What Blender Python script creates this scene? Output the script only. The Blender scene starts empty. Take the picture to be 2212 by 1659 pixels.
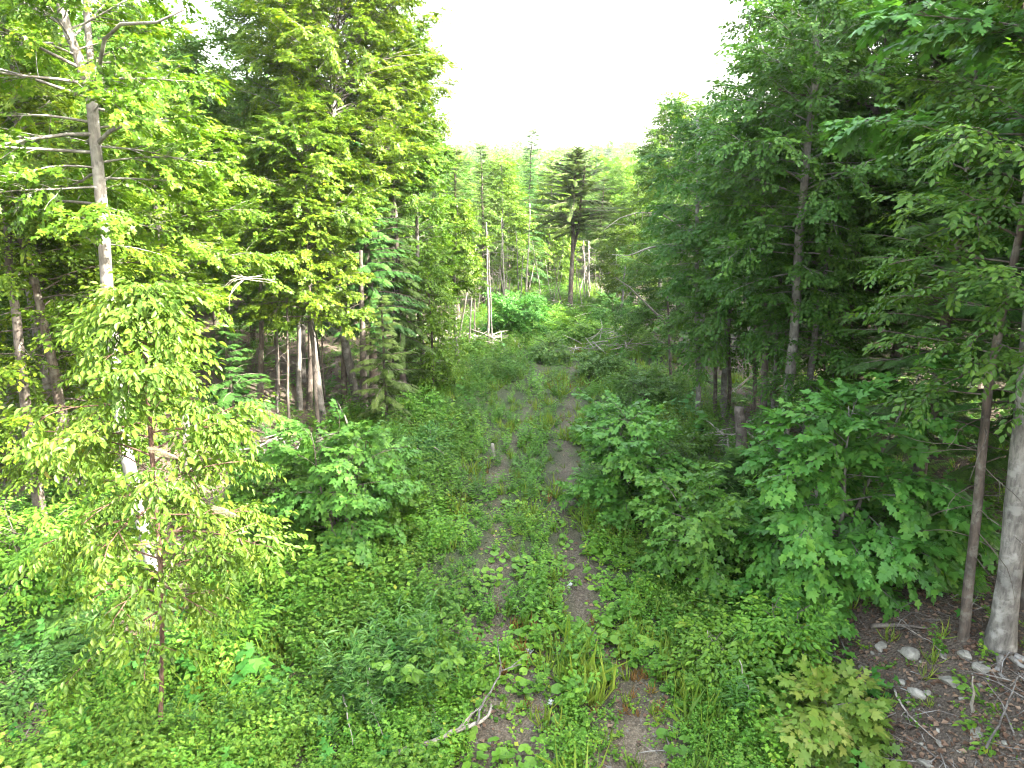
import bpy, math, numpy as np
from math import radians as R_, pi
SC = bpy.context.scene
HAZE = .0002; DENOISE = True
# ------------------------------------------------------------------ camera, sky, sun, exposure
CAMZ, PITCH, FPX = 6.5, R_(15.0), 1475.0          # FPX: focal length in pixels of a 2212 px wide picture
cam_d = bpy.data.cameras.new("camera"); cam = bpy.data.objects.new("camera", cam_d)
SC.collection.objects.link(cam); SC.camera = cam
cam.location = (0, 0, CAMZ); cam.rotation_euler = (pi/2 - PITCH, 0, 0)
cam_d.sensor_width = 36; cam_d.lens = 36*FPX/2212; cam_d.clip_end = 5000; cam_d.clip_start = .05
SUN_AZ, SUN_EL = R_(112), R_(38)                    # azimuth clockwise from +Y (north)
w = bpy.data.worlds.new("World"); SC.world = w; w.use_nodes = True
nt = w.node_tree; bg = nt.nodes["Background"]
sky = nt.nodes.new("ShaderNodeTexSky"); sky.sky_type = 'NISHITA'; sky.sun_disc = False
sky.sun_elevation = SUN_EL; sky.sun_rotation = SUN_AZ
sky.air_density = 1.8; sky.dust_density = 7.0; sky.ozone_density = 1.0
hs = nt.nodes.new("ShaderNodeHueSaturation"); hs.inputs["Saturation"].default_value = .55   # milky summer haze over the blue
nt.links.new(sky.outputs[0], hs.inputs["Color"]); nt.links.new(hs.outputs[0], bg.inputs[0]); bg.inputs[1].default_value = .15
sun_d = bpy.data.lights.new("sun", 'SUN'); sun = bpy.data.objects.new("sun", sun_d)
SC.collection.objects.link(sun); sun_d.energy = 3.6; sun_d.angle = R_(.6); sun_d.color = (1, .93, .80)
sun.rotation_euler = (pi/2 - SUN_EL, 0, pi - SUN_AZ)
SC.view_settings.view_transform = 'Standard'; SC.view_settings.look = 'None'
SC.view_settings.exposure = 3.75; SC.view_settings.gamma = 1
cy = SC.cycles
cy.sample_clamp_indirect = 4; cy.max_bounces = 7; cy.diffuse_bounces = 2; cy.glossy_bounces = 2; cy.transmission_bounces = 3
cy.volume_bounces = 0; cy.caustics_reflective = False; cy.caustics_refractive = False
cy.use_denoising = DENOISE; cy.filter_width = 1.15; cy.use_adaptive_sampling = False
try: cy.denoiser = 'OPENIMAGEDENOISE'; cy.denoising_prefilter = 'ACCURATE'
except Exception: pass

# ------------------------------------------------------------------ picture <-> place
cp, sp = math.cos(PITCH), math.sin(PITCH)
def ray(px, py):
    a, b = (px-1106)/FPX, (829.5-py)/FPX
    return np.array([a, cp + b*sp, -sp + b*cp])
def at(px, py, Y):                                  # point on the plane y=Y seen at the pixel
    d = ray(px, py); t = Y/d[1]; return np.array([d[0]*t, Y, CAMZ + d[2]*t])
def flat(px, py, z=0):
    d = ray(px, py); t = (z-CAMZ)/d[2]; return np.array([d[0]*t, d[1]*t])
def sst(a, b, x):
    t = np.clip((x-a)/(b-a), 0, 1); return t*t*(3-2*t)
RUT_L = np.array([flat(*p) for p in [(1150,1900),(1120,1640),(1100,1450),(1075,1250),(1072,1100),(1085,1000),(1120,930),(1150,870),(1175,820),(1180,770)]])
RUT_R = np.array([flat(*p) for p in [(1460,1900),(1390,1640),(1330,1450),(1262,1280),(1225,1130),(1222,1000),(1232,900),(1242,840),(1235,790),(1230,760)]])
def pdist(x, y, P):
    x = np.asarray(x, float); best = np.full(x.shape, 1e9)
    for a, b in zip(P[:-1], P[1:]):
        d = b-a; L = d@d; t = np.clip(((x-a[0])*d[0]+(y-a[1])*d[1])/L, 0, 1)
        best = np.minimum(best, np.hypot(x-a[0]-t*d[0], y-a[1]-t*d[1]))
    return best
_g = np.random.default_rng(11); _K = _g.normal(size=(26, 2)); _PH = _g.random(26)*6.28
def snoise(x, y, s):                                # smooth sum of sines about -1..1
    r = 0
    for k in range(8): r = r + np.sin((_K[k,0]*x+_K[k,1]*y)*s*(1+.35*k) + _PH[k])/(1+.3*k)
    return r/3.2
def hgt(x, y):
    x = np.asarray(x, float); y = np.asarray(y, float); r = np.hypot(x, y)
    n = .10*snoise(x, y, .35) + .05*snoise(x, y, 1.3)
    bank = 1.0*sst(3.9, 6.4, x)*(1-sst(16, 26, y)) + .5*sst(8, 20, x)
    left = .7*sst(-4.5, -12, x)*sst(4, 12, y) + .5*sst(-3, -9, x)
    rut = -.07*np.exp(-(pdist(x, y, RUT_L)/.28)**2) - .08*np.exp(-(pdist(x, y, RUT_R)/.28)**2)
    far = 30*sst(190, 520, r) + .8*snoise(x, y, .03)*sst(70, 120, r)
    return n*(1-sst(60, 90, r)) + bank + left + rut + far
def ground(px, py):                                 # point of the ground seen at the pixel
    d = ray(px, py); t = np.arange(2, 122, .03); z = CAMZ+d[2]*t-hgt(d[0]*t, d[1]*t); k = int(np.argmax(z <= 0))
    return np.array([0, 0, CAMZ]) + d*t[k if z[k] <= 0 else -1]
def lerp_path(P, s):
    P = np.asarray(P); k = np.linspace(0, 1, len(P)); return np.stack([np.interp(s, k, P[:,i]) for i in range(3)], -1)

# ------------------------------------------------------------------ mesh helpers
class Geo:
    def __init__(s): s.V = []; s.F = []; s.A = []; s.n = 0
    def add(s, V, F, a=None):                       # F: (m,k) ints, a: per face value
        V = np.asarray(V, np.float32).reshape(-1, 3); s.V.append(V)
        for f, q in zip(F, a):
            s.F.append(np.asarray(f, np.int32)+s.n); s.A.append(np.asarray(q, np.float32))
        s.n += len(V)
def merge_geo(a, b):
    for v in b.V: a.V.append(v)
    for f, q in zip(b.F, b.A): a.F.append(f+a.n); a.A.append(q)
    a.n += b.n
def mesh_of(name, g, mat, smooth=False):
    me = bpy.data.meshes.new(name)
    V = np.concatenate(g.V); me.vertices.add(len(V)); me.vertices.foreach_set("co", V.ravel())
    lp = np.concatenate([f.ravel() for f in g.F]).astype(np.int32)
    sz = np.concatenate([np.full(len(f), f.shape[1], np.int32) for f in g.F])
    me.loops.add(len(lp)); me.loops.foreach_set("vertex_index", lp)
    me.polygons.add(len(sz)); st = np.zeros(len(sz), np.int32); st[1:] = np.cumsum(sz)[:-1]
    me.polygons.foreach_set("loop_start", st)
    try: me.polygons.foreach_set("loop_total", sz)
    except Exception: pass
    me.polygons.foreach_set("use_smooth", np.full(len(sz), smooth))
    at_ = me.attributes.new("rnd", 'FLOAT', 'FACE'); at_.data.foreach_set("value", np.concatenate(g.A))
    me.materials.append(mat); me.update(calc_edges=True)
    return me
def link(name, me, parent=None, **pr):
    o = bpy.data.objects.new(name, me); SC.collection.objects.link(o); o.parent = parent
    for k, v in pr.items(): o[k] = v
    return o
def empty(name, loc, label, cat, group=None, rz=0):
    o = bpy.data.objects.new(name, None); SC.collection.objects.link(o)
    o.location = tuple(loc); o.rotation_euler = (0, 0, rz); o.empty_display_size = .3
    o["label"] = label; o["category"] = cat
    if group: o["group"] = group
    return o
def dup(root, loc, rz=0, sc=(1,1,1), label=None, group=None):
    r = root.copy(); SC.collection.objects.link(r); r.location = tuple(loc); r.rotation_euler = (0, 0, rz); r.scale = sc
    if label: r["label"] = label
    if group: r["group"] = group
    for ch in list(root.children):
        c = ch.copy(); SC.collection.objects.link(c); c.parent = r
    return r
def unit(v): v = np.asarray(v, float); return v/np.maximum(np.linalg.norm(v, axis=-1, keepdims=True), 1e-9)
def tube(g, P, rad, sides=6, rng=None, rough=0, cap=True, flat_=1.0):
    P = np.asarray(P, float); n = len(P); rad = np.broadcast_to(np.asarray(rad, float), (n,))
    T = unit(np.gradient(P, axis=0)); ref = np.array([0.,0,1]) if abs(T[0,2]) < .7 else np.array([1.,0,0])
    U = unit(np.cross(T, ref)); W = np.cross(T, U)
    a = np.arange(sides)/sides*2*pi
    r = rad[:,None]*np.ones(sides)
    if rng is not None and rough: r = r*(1+rough*rng.normal(size=(1,sides))*.7 + rough*rng.normal(size=(n,sides))*.5)
    V = P[:,None,:] + r[...,None]*(np.cos(a)[None,:,None]*U[:,None,:] + np.sin(a)[None,:,None]*W[:,None,:]*flat_)
    i = np.arange(n-1)[:,None]*sides; j = np.arange(sides)[None,:]; j2 = (j+1) % sides
    F = np.stack([i+j, i+j2, i+sides+j2, i+sides+j], -1).reshape(-1, 4)
    V = V.reshape(-1, 3); Fs = [F]; rr = .5 if rng is None else rng.random(); As = [np.full(len(F), rr)]
    if cap:
        Fs += [np.array([[(n-1)*sides+k for k in range(sides)]]), np.array([[k for k in range(sides)][::-1]])]; As += [np.full(1, rr)]*2
    g.add(V, Fs, As)
def frames(D, U):
    D = unit(D); X = unit(np.cross(D, U)); Z = np.cross(X, D); return np.stack([X, D, Z], -1)   # columns
class Proto:                                         # a small leafy pattern, many faces, leaf id per face
    def __init__(s, V, F, L): s.V = np.asarray(V, float); s.F = F; s.L = L; s.nl = 1+max(int(l.max()) for l in L)
def stamp(g, pr, P, D, U, S, rng, spread=.5, base=None):
    M = len(P)
    if M == 0: return
    Rm = frames(D, U); V = np.einsum('mij,nj->mni', Rm, pr.V)*np.asarray(S).reshape(-1,1,1) + np.asarray(P)[:,None,:]
    n = len(pr.V); off = (np.arange(M)*n)[:,None,None]
    b = rng.random((M,1)) if base is None else np.asarray(base).reshape(M,1)
    val = np.clip(b*(1-spread) + rng.random((M, pr.nl))*spread, 0, 1)
    g.add(V.reshape(-1,3), [(f[None]+off).reshape(-1, f.shape[1]) for f in pr.F], [val[:,l].reshape(-1) for l in pr.L])
def stamp_mix(g, prs, P, D, U, S, rng, spread=.5, base=None):
    if len(P) == 0: return
    P, D, U, S = map(np.asarray, (P, D, U, S)); k = rng.integers(len(prs), size=len(P))
    for i, pr in enumerate(prs):
        m = k == i
        stamp(g, pr, P[m], D[m], U[m], S[m], rng, spread, None if base is None else np.asarray(base)[m])
# ------------------------------------------------------------------ leaf shapes (length 1 along +Y, z up)
def leaf_oval(wd=.30, lift=.07, droop=.12):
    V = np.array([(0,0,0),(-wd*.8,.28,lift),(-wd*.85,.62,lift*.7-droop*.3),(0,1,-droop),(wd*.85,.62,lift*.7-droop*.3),(wd*.8,.28,lift)])
    return V, [np.array([[0,3,2,1],[0,5,4,3]])]
def leaf_dia(wd=.33, lift=.06, droop=.08):
    V = np.array([(0,0,0),(-wd,.48,lift),(0,1,-droop),(wd,.48,lift)]); return V, [np.array([[0,2,1],[0,3,2]])]
def leaf_maple():
    o = [(0,0),(-.17,-.03),(-.40,.02),(-.30,.17),(-.56,.40),(-.40,.42),(-.37,.60),(-.17,.52),(-.15,.78),(0,1.0)]
    o = o + [(-x,y) for x,y in o[-2:0:-1]]
    V = [(0,.30,0)] + [(x,y,.10*abs(x)-.10*y*y) for x,y in o]; n = len(o)
    return np.array(V), [np.array([[0,1+(k+1)%n,1+k] for k in range(n)])]
def leaf_maple_s():                                  # lobed leaf, fewer faces
    o = [(0,0),(-.42,.05),(-.30,.22),(-.52,.48),(-.20,.5),(0,1),(.20,.5),(.52,.48),(.30,.22),(.42,.05)]
    V = [(0,.32,0)] + [(x,y,.10*abs(x)-.08*y*y) for x,y in o]; n = len(o)
    return np.array(V), [np.array([[0,1+(k+1)%n,1+k] for k in range(n)])]
def leaf_round():
    n = 11; V = [(0,.35,-.03)]
    for k in range(n):
        a = 2*pi*k/n - pi/2; r = .5*(1+.10*(k%2)); r = .18 if k == 0 else r
        V.append((r*1.02*math.cos(a), .42+r*math.sin(a), .06))
    return np.array(V), [np.array([[0,1+k,1+(k+1)%n] for k in range(n)])]
def leaf_blade(wd=.05, droop=.35):
    V = np.array([(-wd,0,0),(wd,0,0),(wd*.8,.5,-.06*droop),(-wd*.8,.5,-.06*droop),(0,1,-droop)]); return V, [np.array([[0,1,2,3]]), np.array([[3,2,4]])]
def build_proto(shape, P, D, U, S):                  # several leaves into one proto
    V0, F0 = shape; Rm = frames(np.array(D), np.array(U))
    V = np.einsum('mij,nj->mni', Rm, V0)*np.asarray(S).reshape(-1,1,1) + np.asarray(P)[:,None,:]
    M = len(P); off = (np.arange(M)*len(V0))[:,None,None]
    return Proto(V.reshape(-1,3), [(f[None]+off).reshape(-1, f.shape[1]) for f in F0], [np.repeat(np.arange(M), len(f)) for f in F0])
def merge_protos(a, b):
    n = len(a.V); return Proto(np.concatenate([a.V, b.V]), a.F+[f+n for f in b.F], a.L+[l+a.nl for l in b.L])
def spray(rng, shape, n=11, L=.5, ls=.10, tilt=.35, hang=.2, opposite=False):
    P, D, U, S = [], [], [], []
    for i in range(n):
        t = (i+.6)/n; sd = -1 if i % 2 else 1
        if opposite: t = ((i//2)+.6)/(n/2)
        y = L*t; a = R_(rng.uniform(40, 75))*(1-.35*t)*sd
        if i == n-1: a = rng.normal()*.15
        d = np.array([math.sin(a), math.cos(a), -hang*rng.uniform(.2, 1.6)])
        P.append((math.sin(a)*.025, y, -.12*y*y+rng.normal()*.015)); D.append(d)
        U.append((rng.normal()*tilt, rng.normal()*tilt, 1)); S.append(ls*rng.uniform(.5, 1.35))
    return build_proto(shape, P, D, U, S)
def needle_spray(rng, n=13, sub=3, wd=.13):          # flat feathery conifer spray of length 1
    P, D, U, S = [], [], [], []
    for i in range(n):
        t = (i+.5)/n
        for sd in (-1, 1):
            ln = (.34*(1-t)**.7+.07)*rng.uniform(.75, 1.15); a = R_(52+rng.normal()*7)*sd
            d = np.array([math.sin(a), math.cos(a), -.12+rng.normal()*.08]); p0 = np.array([0, t, -.16*t*t])
            if sub <= 1: P.append(p0); D.append(d); U.append((0,rng.normal()*.2,1)); S.append(ln); continue
            for k in range(sub):
                q = p0 + d*ln*(k/sub)
                P.append(q); D.append(d+np.array([0,0,-.1*k])); U.append((rng.normal()*.2,rng.normal()*.2,1)); S.append(ln/sub*1.35)
                if ln > .16:
                    for s2 in (-1, 1):
                        a2 = a + s2*R_(48); P.append(q); D.append((math.sin(a2), math.cos(a2), -.1)); U.append((0,rng.normal()*.2,1)); S.append(ln/sub*.8)
    P.append((0,.9,-.13)); D.append((0,1,-.3)); U.append((0,0,1)); S.append(.14)
    return build_proto(leaf_dia(wd*(1.2 if sub > 1 else .8), .0, .03), P, D, U, S)
rp = np.random.default_rng(5)
SP = {}
SP['oval'] = [spray(rp, leaf_oval(), 15, .44, .080) for _ in range(6)]
SP['oval_hang'] = [spray(rp, leaf_oval(.27, .09, .16), 14, .48, .088, .45, .6) for _ in range(6)]
SP['maple'] = [spray(rp, leaf_maple(), 11, .40, .112, .35, .30, True) for _ in range(6)]
SP['maple_s'] = [spray(rp, leaf_maple_s(), 13, .40, .095, .4, .28, True) for _ in range(6)]
SP['dia'] = [spray(rp, leaf_dia(.36), 16, .44, .085, .45, .3) for _ in range(6)]
SP['dia_small'] = [spray(rp, leaf_dia(.36), 16, .44, .07, .45, .25) for _ in range(6)]
SP['needle'] = [needle_spray(rp) for _ in range(4)]
SP['needle_mid'] = [needle_spray(rp, 11, 2, .16) for _ in range(4)]
SP['needle_far'] = [needle_spray(rp, 7, 1, .24) for _ in range(4)]
# ------------------------------------------------------------------ materials
def mat_new(name):
    m = bpy.data.materials.new(name); m.use_nodes = True; N = m.node_tree.nodes; L = m.node_tree.links
    return m, N, L, N["Principled BSDF"], N["Material Output"]
def noise(N, L, vec, scale, detail=4, rough=.6):
    n = N.new("ShaderNodeTexNoise"); n.inputs["Scale"].default_value = scale; n.inputs["Detail"].default_value = detail
    n.inputs["Roughness"].default_value = rough
    if vec is not None: L.new(vec, n.inputs["Vector"])
    return n
def ramp(N, L, fac, stops):
    r = N.new("ShaderNodeValToRGB"); e = r.color_ramp.elements
    while len(e) < len(stops): e.new(.5)
    for x, (p, c) in zip(e, stops): x.position = p; x.color = (*c, 1)
    L.new(fac, r.inputs[0]); return r
def leaf_mat(name, stops, trans=.38, gloss=.32, tint=(1.25, 1.2, .55), odd=None):
    m, N, L, B, O = mat_new(name)
    a = N.new("ShaderNodeAttribute"); a.attribute_name = "rnd"
    r = ramp(N, L, a.outputs["Fac"], stops)
    oi = N.new("ShaderNodeObjectInfo"); hv = N.new("ShaderNodeHueSaturation")
    mr = N.new("ShaderNodeMapRange"); mr.inputs["To Min"].default_value = .485; mr.inputs["To Max"].default_value = .51
    L.new(oi.outputs["Random"], mr.inputs[0]); L.new(mr.outputs[0], hv.inputs["Hue"])
    mv = N.new("ShaderNodeMapRange"); mv.inputs["To Min"].default_value = .85; mv.inputs["To Max"].default_value = 1.15
    g = N.new("ShaderNodeNewGeometry"); nz = noise(N, L, g.outputs["Position"], .55, 2)
    L.new(nz.outputs["Fac"], mv.inputs[0]); mv.inputs["From Min"].default_value = .3; mv.inputs["From Max"].default_value = .7
    L.new(mv.outputs[0], hv.inputs["Value"]); L.new(r.outputs[0], hv.inputs["Color"])
    L.new(hv.outputs[0], B.inputs["Base Color"]); B.inputs["Roughness"].default_value = gloss+.12
    B.inputs["Specular IOR Level"].default_value = .22
    t = N.new("ShaderNodeBsdfTranslucent"); mx = N.new("ShaderNodeMix"); mx.data_type = 'RGBA'; mx.blend_type = 'MULTIPLY'
    mx.inputs[0].default_value = 1; L.new(hv.outputs[0], mx.inputs[6]); mx.inputs[7].default_value = (*tint, 1)
    L.new(mx.outputs[2], t.inputs[0]); ms = N.new("ShaderNodeMixShader"); ms.inputs[0].default_value = trans
    L.new(B.outputs[0], ms.inputs[1]); L.new(t.outputs[0], ms.inputs[2]); L.new(ms.outputs[0], O.inputs[0])
    return m
def bark_mat(name, c1, c2, sc=9, lichen=None, bump=.5):
    m, N, L, B, O = mat_new(name); tc = N.new("ShaderNodeTexCoord"); mp = N.new("ShaderNodeMapping")
    mp.inputs["Scale"].default_value = (1, 1, .22); L.new(tc.outputs["Object"], mp.inputs[0])
    n1 = noise(N, L, mp.outputs[0], sc*2.2, 6, .7); n2 = noise(N, L, tc.outputs["Object"], 1.4, 3)
    n3 = noise(N, L, tc.outputs["Object"], 6, 4)
    r1 = ramp(N, L, n1.outputs["Fac"], [(.34, c2), (.6, c1)])
    mx = N.new("ShaderNodeMix"); mx.data_type = 'RGBA'; L.new(r1.outputs[0], mx.inputs[6])
    lc = lichen or tuple(min(1, c*1.5) for c in c1); mx.inputs[7].default_value = (*lc, 1)
    r2 = ramp(N, L, n3.outputs["Fac"], [(.50, (0,0,0)), (.62, (.75,.75,.75))]); L.new(r2.outputs[0], mx.inputs[0])
    m2 = N.new("ShaderNodeMix"); m2.data_type = 'RGBA'; m2.blend_type = 'MULTIPLY'; L.new(mx.outputs[2], m2.inputs[6])
    r3 = ramp(N, L, n2.outputs["Fac"], [(.35, (.5,.5,.5)), (.65, (1.1,1.1,1.1))]); L.new(r3.outputs[0], m2.inputs[7]); m2.inputs[0].default_value = 1
    L.new(m2.outputs[2], B.inputs["Base Color"]); B.inputs["Roughness"].default_value = .9
    b = N.new("ShaderNodeBump"); b.inputs["Strength"].default_value = bump; b.inputs["Distance"].default_value = .02
    L.new(n1.outputs["Fac"], b.inputs["Height"]); L.new(b.outputs[0], B.inputs["Normal"])
    return m
G = {
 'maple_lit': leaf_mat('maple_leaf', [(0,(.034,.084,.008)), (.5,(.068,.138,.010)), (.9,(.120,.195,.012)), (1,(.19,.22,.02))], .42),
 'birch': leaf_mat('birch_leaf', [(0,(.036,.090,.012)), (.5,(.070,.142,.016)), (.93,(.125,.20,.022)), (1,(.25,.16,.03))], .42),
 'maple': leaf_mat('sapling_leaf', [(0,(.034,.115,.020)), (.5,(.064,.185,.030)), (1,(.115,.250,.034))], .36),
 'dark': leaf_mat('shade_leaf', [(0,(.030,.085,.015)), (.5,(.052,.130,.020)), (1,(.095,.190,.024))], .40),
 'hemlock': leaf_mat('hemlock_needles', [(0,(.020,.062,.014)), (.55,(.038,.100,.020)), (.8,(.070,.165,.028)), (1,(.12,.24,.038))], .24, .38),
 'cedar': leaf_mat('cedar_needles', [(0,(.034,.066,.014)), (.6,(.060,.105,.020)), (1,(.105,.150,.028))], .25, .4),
 'mid': leaf_mat('mid_leaf', [(0,(.042,.105,.012)), (.5,(.075,.155,.015)), (1,(.125,.215,.020))], .42),
 'yellow': leaf_mat('yellowing_leaf', [(0,(.070,.15,.022)), (.6,(.13,.20,.030)), (.9,(.20,.22,.05)), (1,(.28,.24,.08))], .35),
 'herb': leaf_mat('herb_leaf', [(0,(.045,.125,.016)), (.5,(.085,.205,.024)), (.9,(.15,.285,.028)), (1,(.27,.31,.04))], .38),
 'herb_pale': leaf_mat('pale_herb_leaf', [(0,(.042,.105,.014)), (.5,(.080,.160,.020)), (.9,(.14,.225,.026)), (1,(.24,.26,.05))], .40),
 'herb_blue': leaf_mat('bluish_herb_leaf', [(0,(.036,.100,.024)), (.5,(.065,.155,.034)), (1,(.110,.215,.038))], .36),
 'grass': leaf_mat('grass_blade', [(0,(.065,.125,.020)), (.5,(.125,.205,.026)), (1,(.22,.26,.04))], .36),
 'rust': leaf_mat('rusty_weed', [(0,(.12,.060,.022)), (.6,(.18,.085,.030)), (1,(.14,.16,.03))], .3),
 'litter': leaf_mat('dead_leaf', [(0,(.060,.036,.022)), (.5,(.12,.075,.048)), (1,(.21,.15,.10))], .10, .5, (1,.9,.8)),
}
BK = {
 'pale': bark_mat('pale_grey_bark', (.20,.185,.165), (.085,.078,.068), 11, (.31,.30,.275)),
 'grey': bark_mat('grey_bark', (.15,.135,.12), (.06,.053,.046), 12, (.24,.235,.22)),
 'dark': bark_mat('dark_bark', (.105,.080,.062), (.040,.030,.024), 12, (.17,.16,.13)),
 'brown': bark_mat('brown_bark', (.105,.085,.070), (.042,.034,.028), 13, (.19,.165,.14)),
 'red': bark_mat('red_brown_bark', (.105,.052,.034), (.045,.024,.018), 14, (.15,.09,.065)),
 'dead': bark_mat('weathered_dead_wood', (.33,.30,.26), (.15,.13,.11), 14, (.42,.39,.35)),
}
# ------------------------------------------------------------------ trees
def v3(az, el): return np.array([math.cos(az)*math.cos(el), math.sin(az)*math.cos(el), math.sin(el)])
def grow(rng, p0, az, el, L, n=7, bend=-.4, wob=.12):
    P = [np.array(p0, float)]; st = L/n
    for k in range(n):
        el += bend/n + rng.normal()*wob*.6; az += rng.normal()*wob; P.append(P[-1] + v3(az, el)*st)
    return np.array(P), az, el
def trunk_path(rng, H, lean=(0,0), wob=.02, n=14, bow=0):
    t = np.linspace(0, 1, n); w1, w2 = rng.normal(size=2)*wob*H
    x = lean[0]*H*t + w1*np.sin(t*pi*1.3)*.7 + rng.normal(size=n)*wob*.18*H*t; y = lean[1]*H*t + w2*np.sin(t*pi*1.1)*.7 + rng.normal(size=n)*wob*.18*H*t
    x -= x[0]; y -= y[0]; return np.stack([x, y, t*H], -1)
def trunk_mesh(name, rng, P, r0, mat, r1=.02, sides=12, flare=.5, pw=.8, extra=None, gb=None):
    g = Geo(); n = max(24, len(P)*2); s = np.linspace(0, 1, n)**1.25; Q = lerp_path(P, s); Q[0,2] -= .35
    h = np.linalg.norm(Q-Q[0], axis=1)
    rad = r1 + (r0-r1)*(1-s)**pw + r0*flare*np.exp(-h/(r0*2.2+.12))
    tube(g, Q, rad, sides, rng, .07)
    for (E, ra, rb) in (extra or []): tube(g, E, np.linspace(ra, rb, len(E)), 8, rng, .06)
    if gb is not None: merge_geo(g, gb)
    return mesh_of(name, g, mat, True)
def profile(kind, t):                                # t 0 bottom of crown .. 1 top
    if kind == 'round': return (max(.0, 1-abs(2*t-.85)**2.4/1.5))**.5*.98+.06
    if kind == 'wide': return max(.12, (1-t**2.2))**.7
    if kind == 'cone': return max(.06, (1-t)**.85*(.75+.5*min(1, t*4)))
    if kind == 'spire': return .22+.78*max(0, 1-t*1.6)
    if kind == 'up': return .55+.45*math.sin(t*pi)
    return 1
def broadleaf(g, gb, rng, P, lo, Rr, nl, sp, prof='round', el0=.25, el1=1.0, bend=-.45, twig=.9, r0=.05, ls=1., dens=1.,
              side=None, droop=0., sides=4, puff=.36, sun=1):
    """limbs, twigs and leaf sprays round the stem P from the fraction lo of its height"""
    H = P[-1,2]; az = rng.random()*6.28; SPp, SD, SU, SS, SB = [], [], [], [], []
    for i in range(nl):
        t = (i+rng.random()*.8)/nl; s = lo+(1-lo)*t; az += 2.399+rng.normal()*.3
        p0 = lerp_path(P, s); L = Rr*profile(prof, t)*rng.uniform(.7, 1.18)
        if side is not None: L *= 1+side[2]*math.cos(az-math.atan2(side[1], side[0]))
        el = el0+(el1-el0)*t**1.3+rng.normal()*.12
        Q, az2, el2 = grow(rng, p0, az, el, L, 7, bend, .09)
        tube(gb, Q, np.linspace(min(r0, .010*L+.004)*(1-.5*t), .004, len(Q)), sides, rng, .05, False)
        bb = rng.random()*.7+.15
        ntw = max(3, int(L/.20*dens))
        for k in range(ntw):
            f = .22+.78*(k+rng.random()*.7)/ntw; f = min(f, 1); q = lerp_path(Q, f); sd = 1 if k % 2 else -1
            TL = twig*(.35+.65*(1-f))*rng.uniform(.6, 1.2)*min(1, .35+L*.3)
            a = az2 + sd*rng.uniform(.55, 1.2)*(1-.5*f); e = rng.normal()*puff+.12-droop
            if k == ntw-1: a = az2; e = el2; TL *= .6
            W, a3, e3 = grow(rng, q, a, e, TL, 3, -.25-droop, .1)
            tube(gb, W, [.008,.006,.004,.003], 3, None, 0, False)
            for m, fr in enumerate((.1, .35, .6, .85, 1.0)):
                if rng.random() < .08: continue
                d = v3(a + (0 if fr == 1 else (1 if m % 2 else -1)*rng.uniform(.4, .9)), e3+rng.normal()*.25-.1-droop)
                SPp.append(lerp_path(W, fr)-d*.05); SD.append(d); SU.append((rng.normal()*.22, rng.normal()*.22, 1)); SS.append(ls*rng.uniform(.75, 1.25)); SB.append(np.clip(bb+rng.normal()*.2, 0, 1))
    stamp_mix(g, sp, SPp, SD, SU, SS, rng, .55, SB)
def conifer(g, gb, rng, P, lo, Rr, nl, sp, prof='cone', droop=.35, ls=1., gap=.16, el0=-.15, el1=.5, side=None, bare=.10, thin=0., wild=.10):
    az = rng.random()*6.28; SPp, SD, SU, SS, SB = [], [], [], [], []
    for i in range(nl):
        t = ((i+rng.random()*.7)/nl)**.9; s = lo+(1-lo)*t; az += 2.399+rng.normal()*.35
        p0 = lerp_path(P, min(s, 1)); L = Rr*profile(prof, t)*rng.uniform(.65, 1.2)+.10
        if side is not None: L *= 1+side[2]*math.cos(az-math.atan2(side[1], side[0]))
        if rng.random() < thin: L *= .45
        el = el0+(el1-el0)*t+rng.normal()*wild
        Q, az2, el2 = grow(rng, p0, az, el+.15, L, 6, -droop, .06+wild*.3-.03)
        tube(gb, Q, np.linspace(.008+.010*L, .003, len(Q)), 4, None, 0, False)
        nn = max(3, int(L/gap)); bb = rng.random()*.6
        for k in range(nn):
            f = bare+(1-bare)*(k+rng.random()*.5)/nn; f = min(f, 1)
            q = lerp_path(Q, f)
            for sd in (-1, 1):
                d = v3(az2+sd*rng.uniform(.7, 1.15)*(1-.45*f), el2-.15+rng.normal()*.12)
                SPp.append(q); SD.append(d); SU.append((rng.normal()*.18, rng.normal()*.18, 1))
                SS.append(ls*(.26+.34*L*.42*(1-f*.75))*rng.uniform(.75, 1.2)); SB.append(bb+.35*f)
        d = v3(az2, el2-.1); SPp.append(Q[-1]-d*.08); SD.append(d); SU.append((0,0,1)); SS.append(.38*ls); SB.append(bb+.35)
    stamp_mix(g, sp, SPp, SD, SU, SS, rng, .45, np.clip(SB, 0, 1))
def dead_twigs(gb, rng, P, lo, hi, n, L, r=.008):
    for _ in range(n):
        q = lerp_path(P, rng.uniform(lo, hi)); Q, a, e = grow(rng, q, rng.random()*6.28, rng.normal()*.3-.1, L*rng.uniform(.3, 1), 5, -.3, .2)
        tube(gb, Q, np.linspace(r, .003, len(Q)), 3, None, 0, False)
        if rng.random() < .6:
            q = lerp_path(Q, .5); Q, a, e = grow(rng, q, a+rng.normal(), e+.2, L*.35, 3, -.2, .2); tube(gb, Q, np.linspace(r*.6, .002, len(Q)), 3, None, 0, False)
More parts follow.
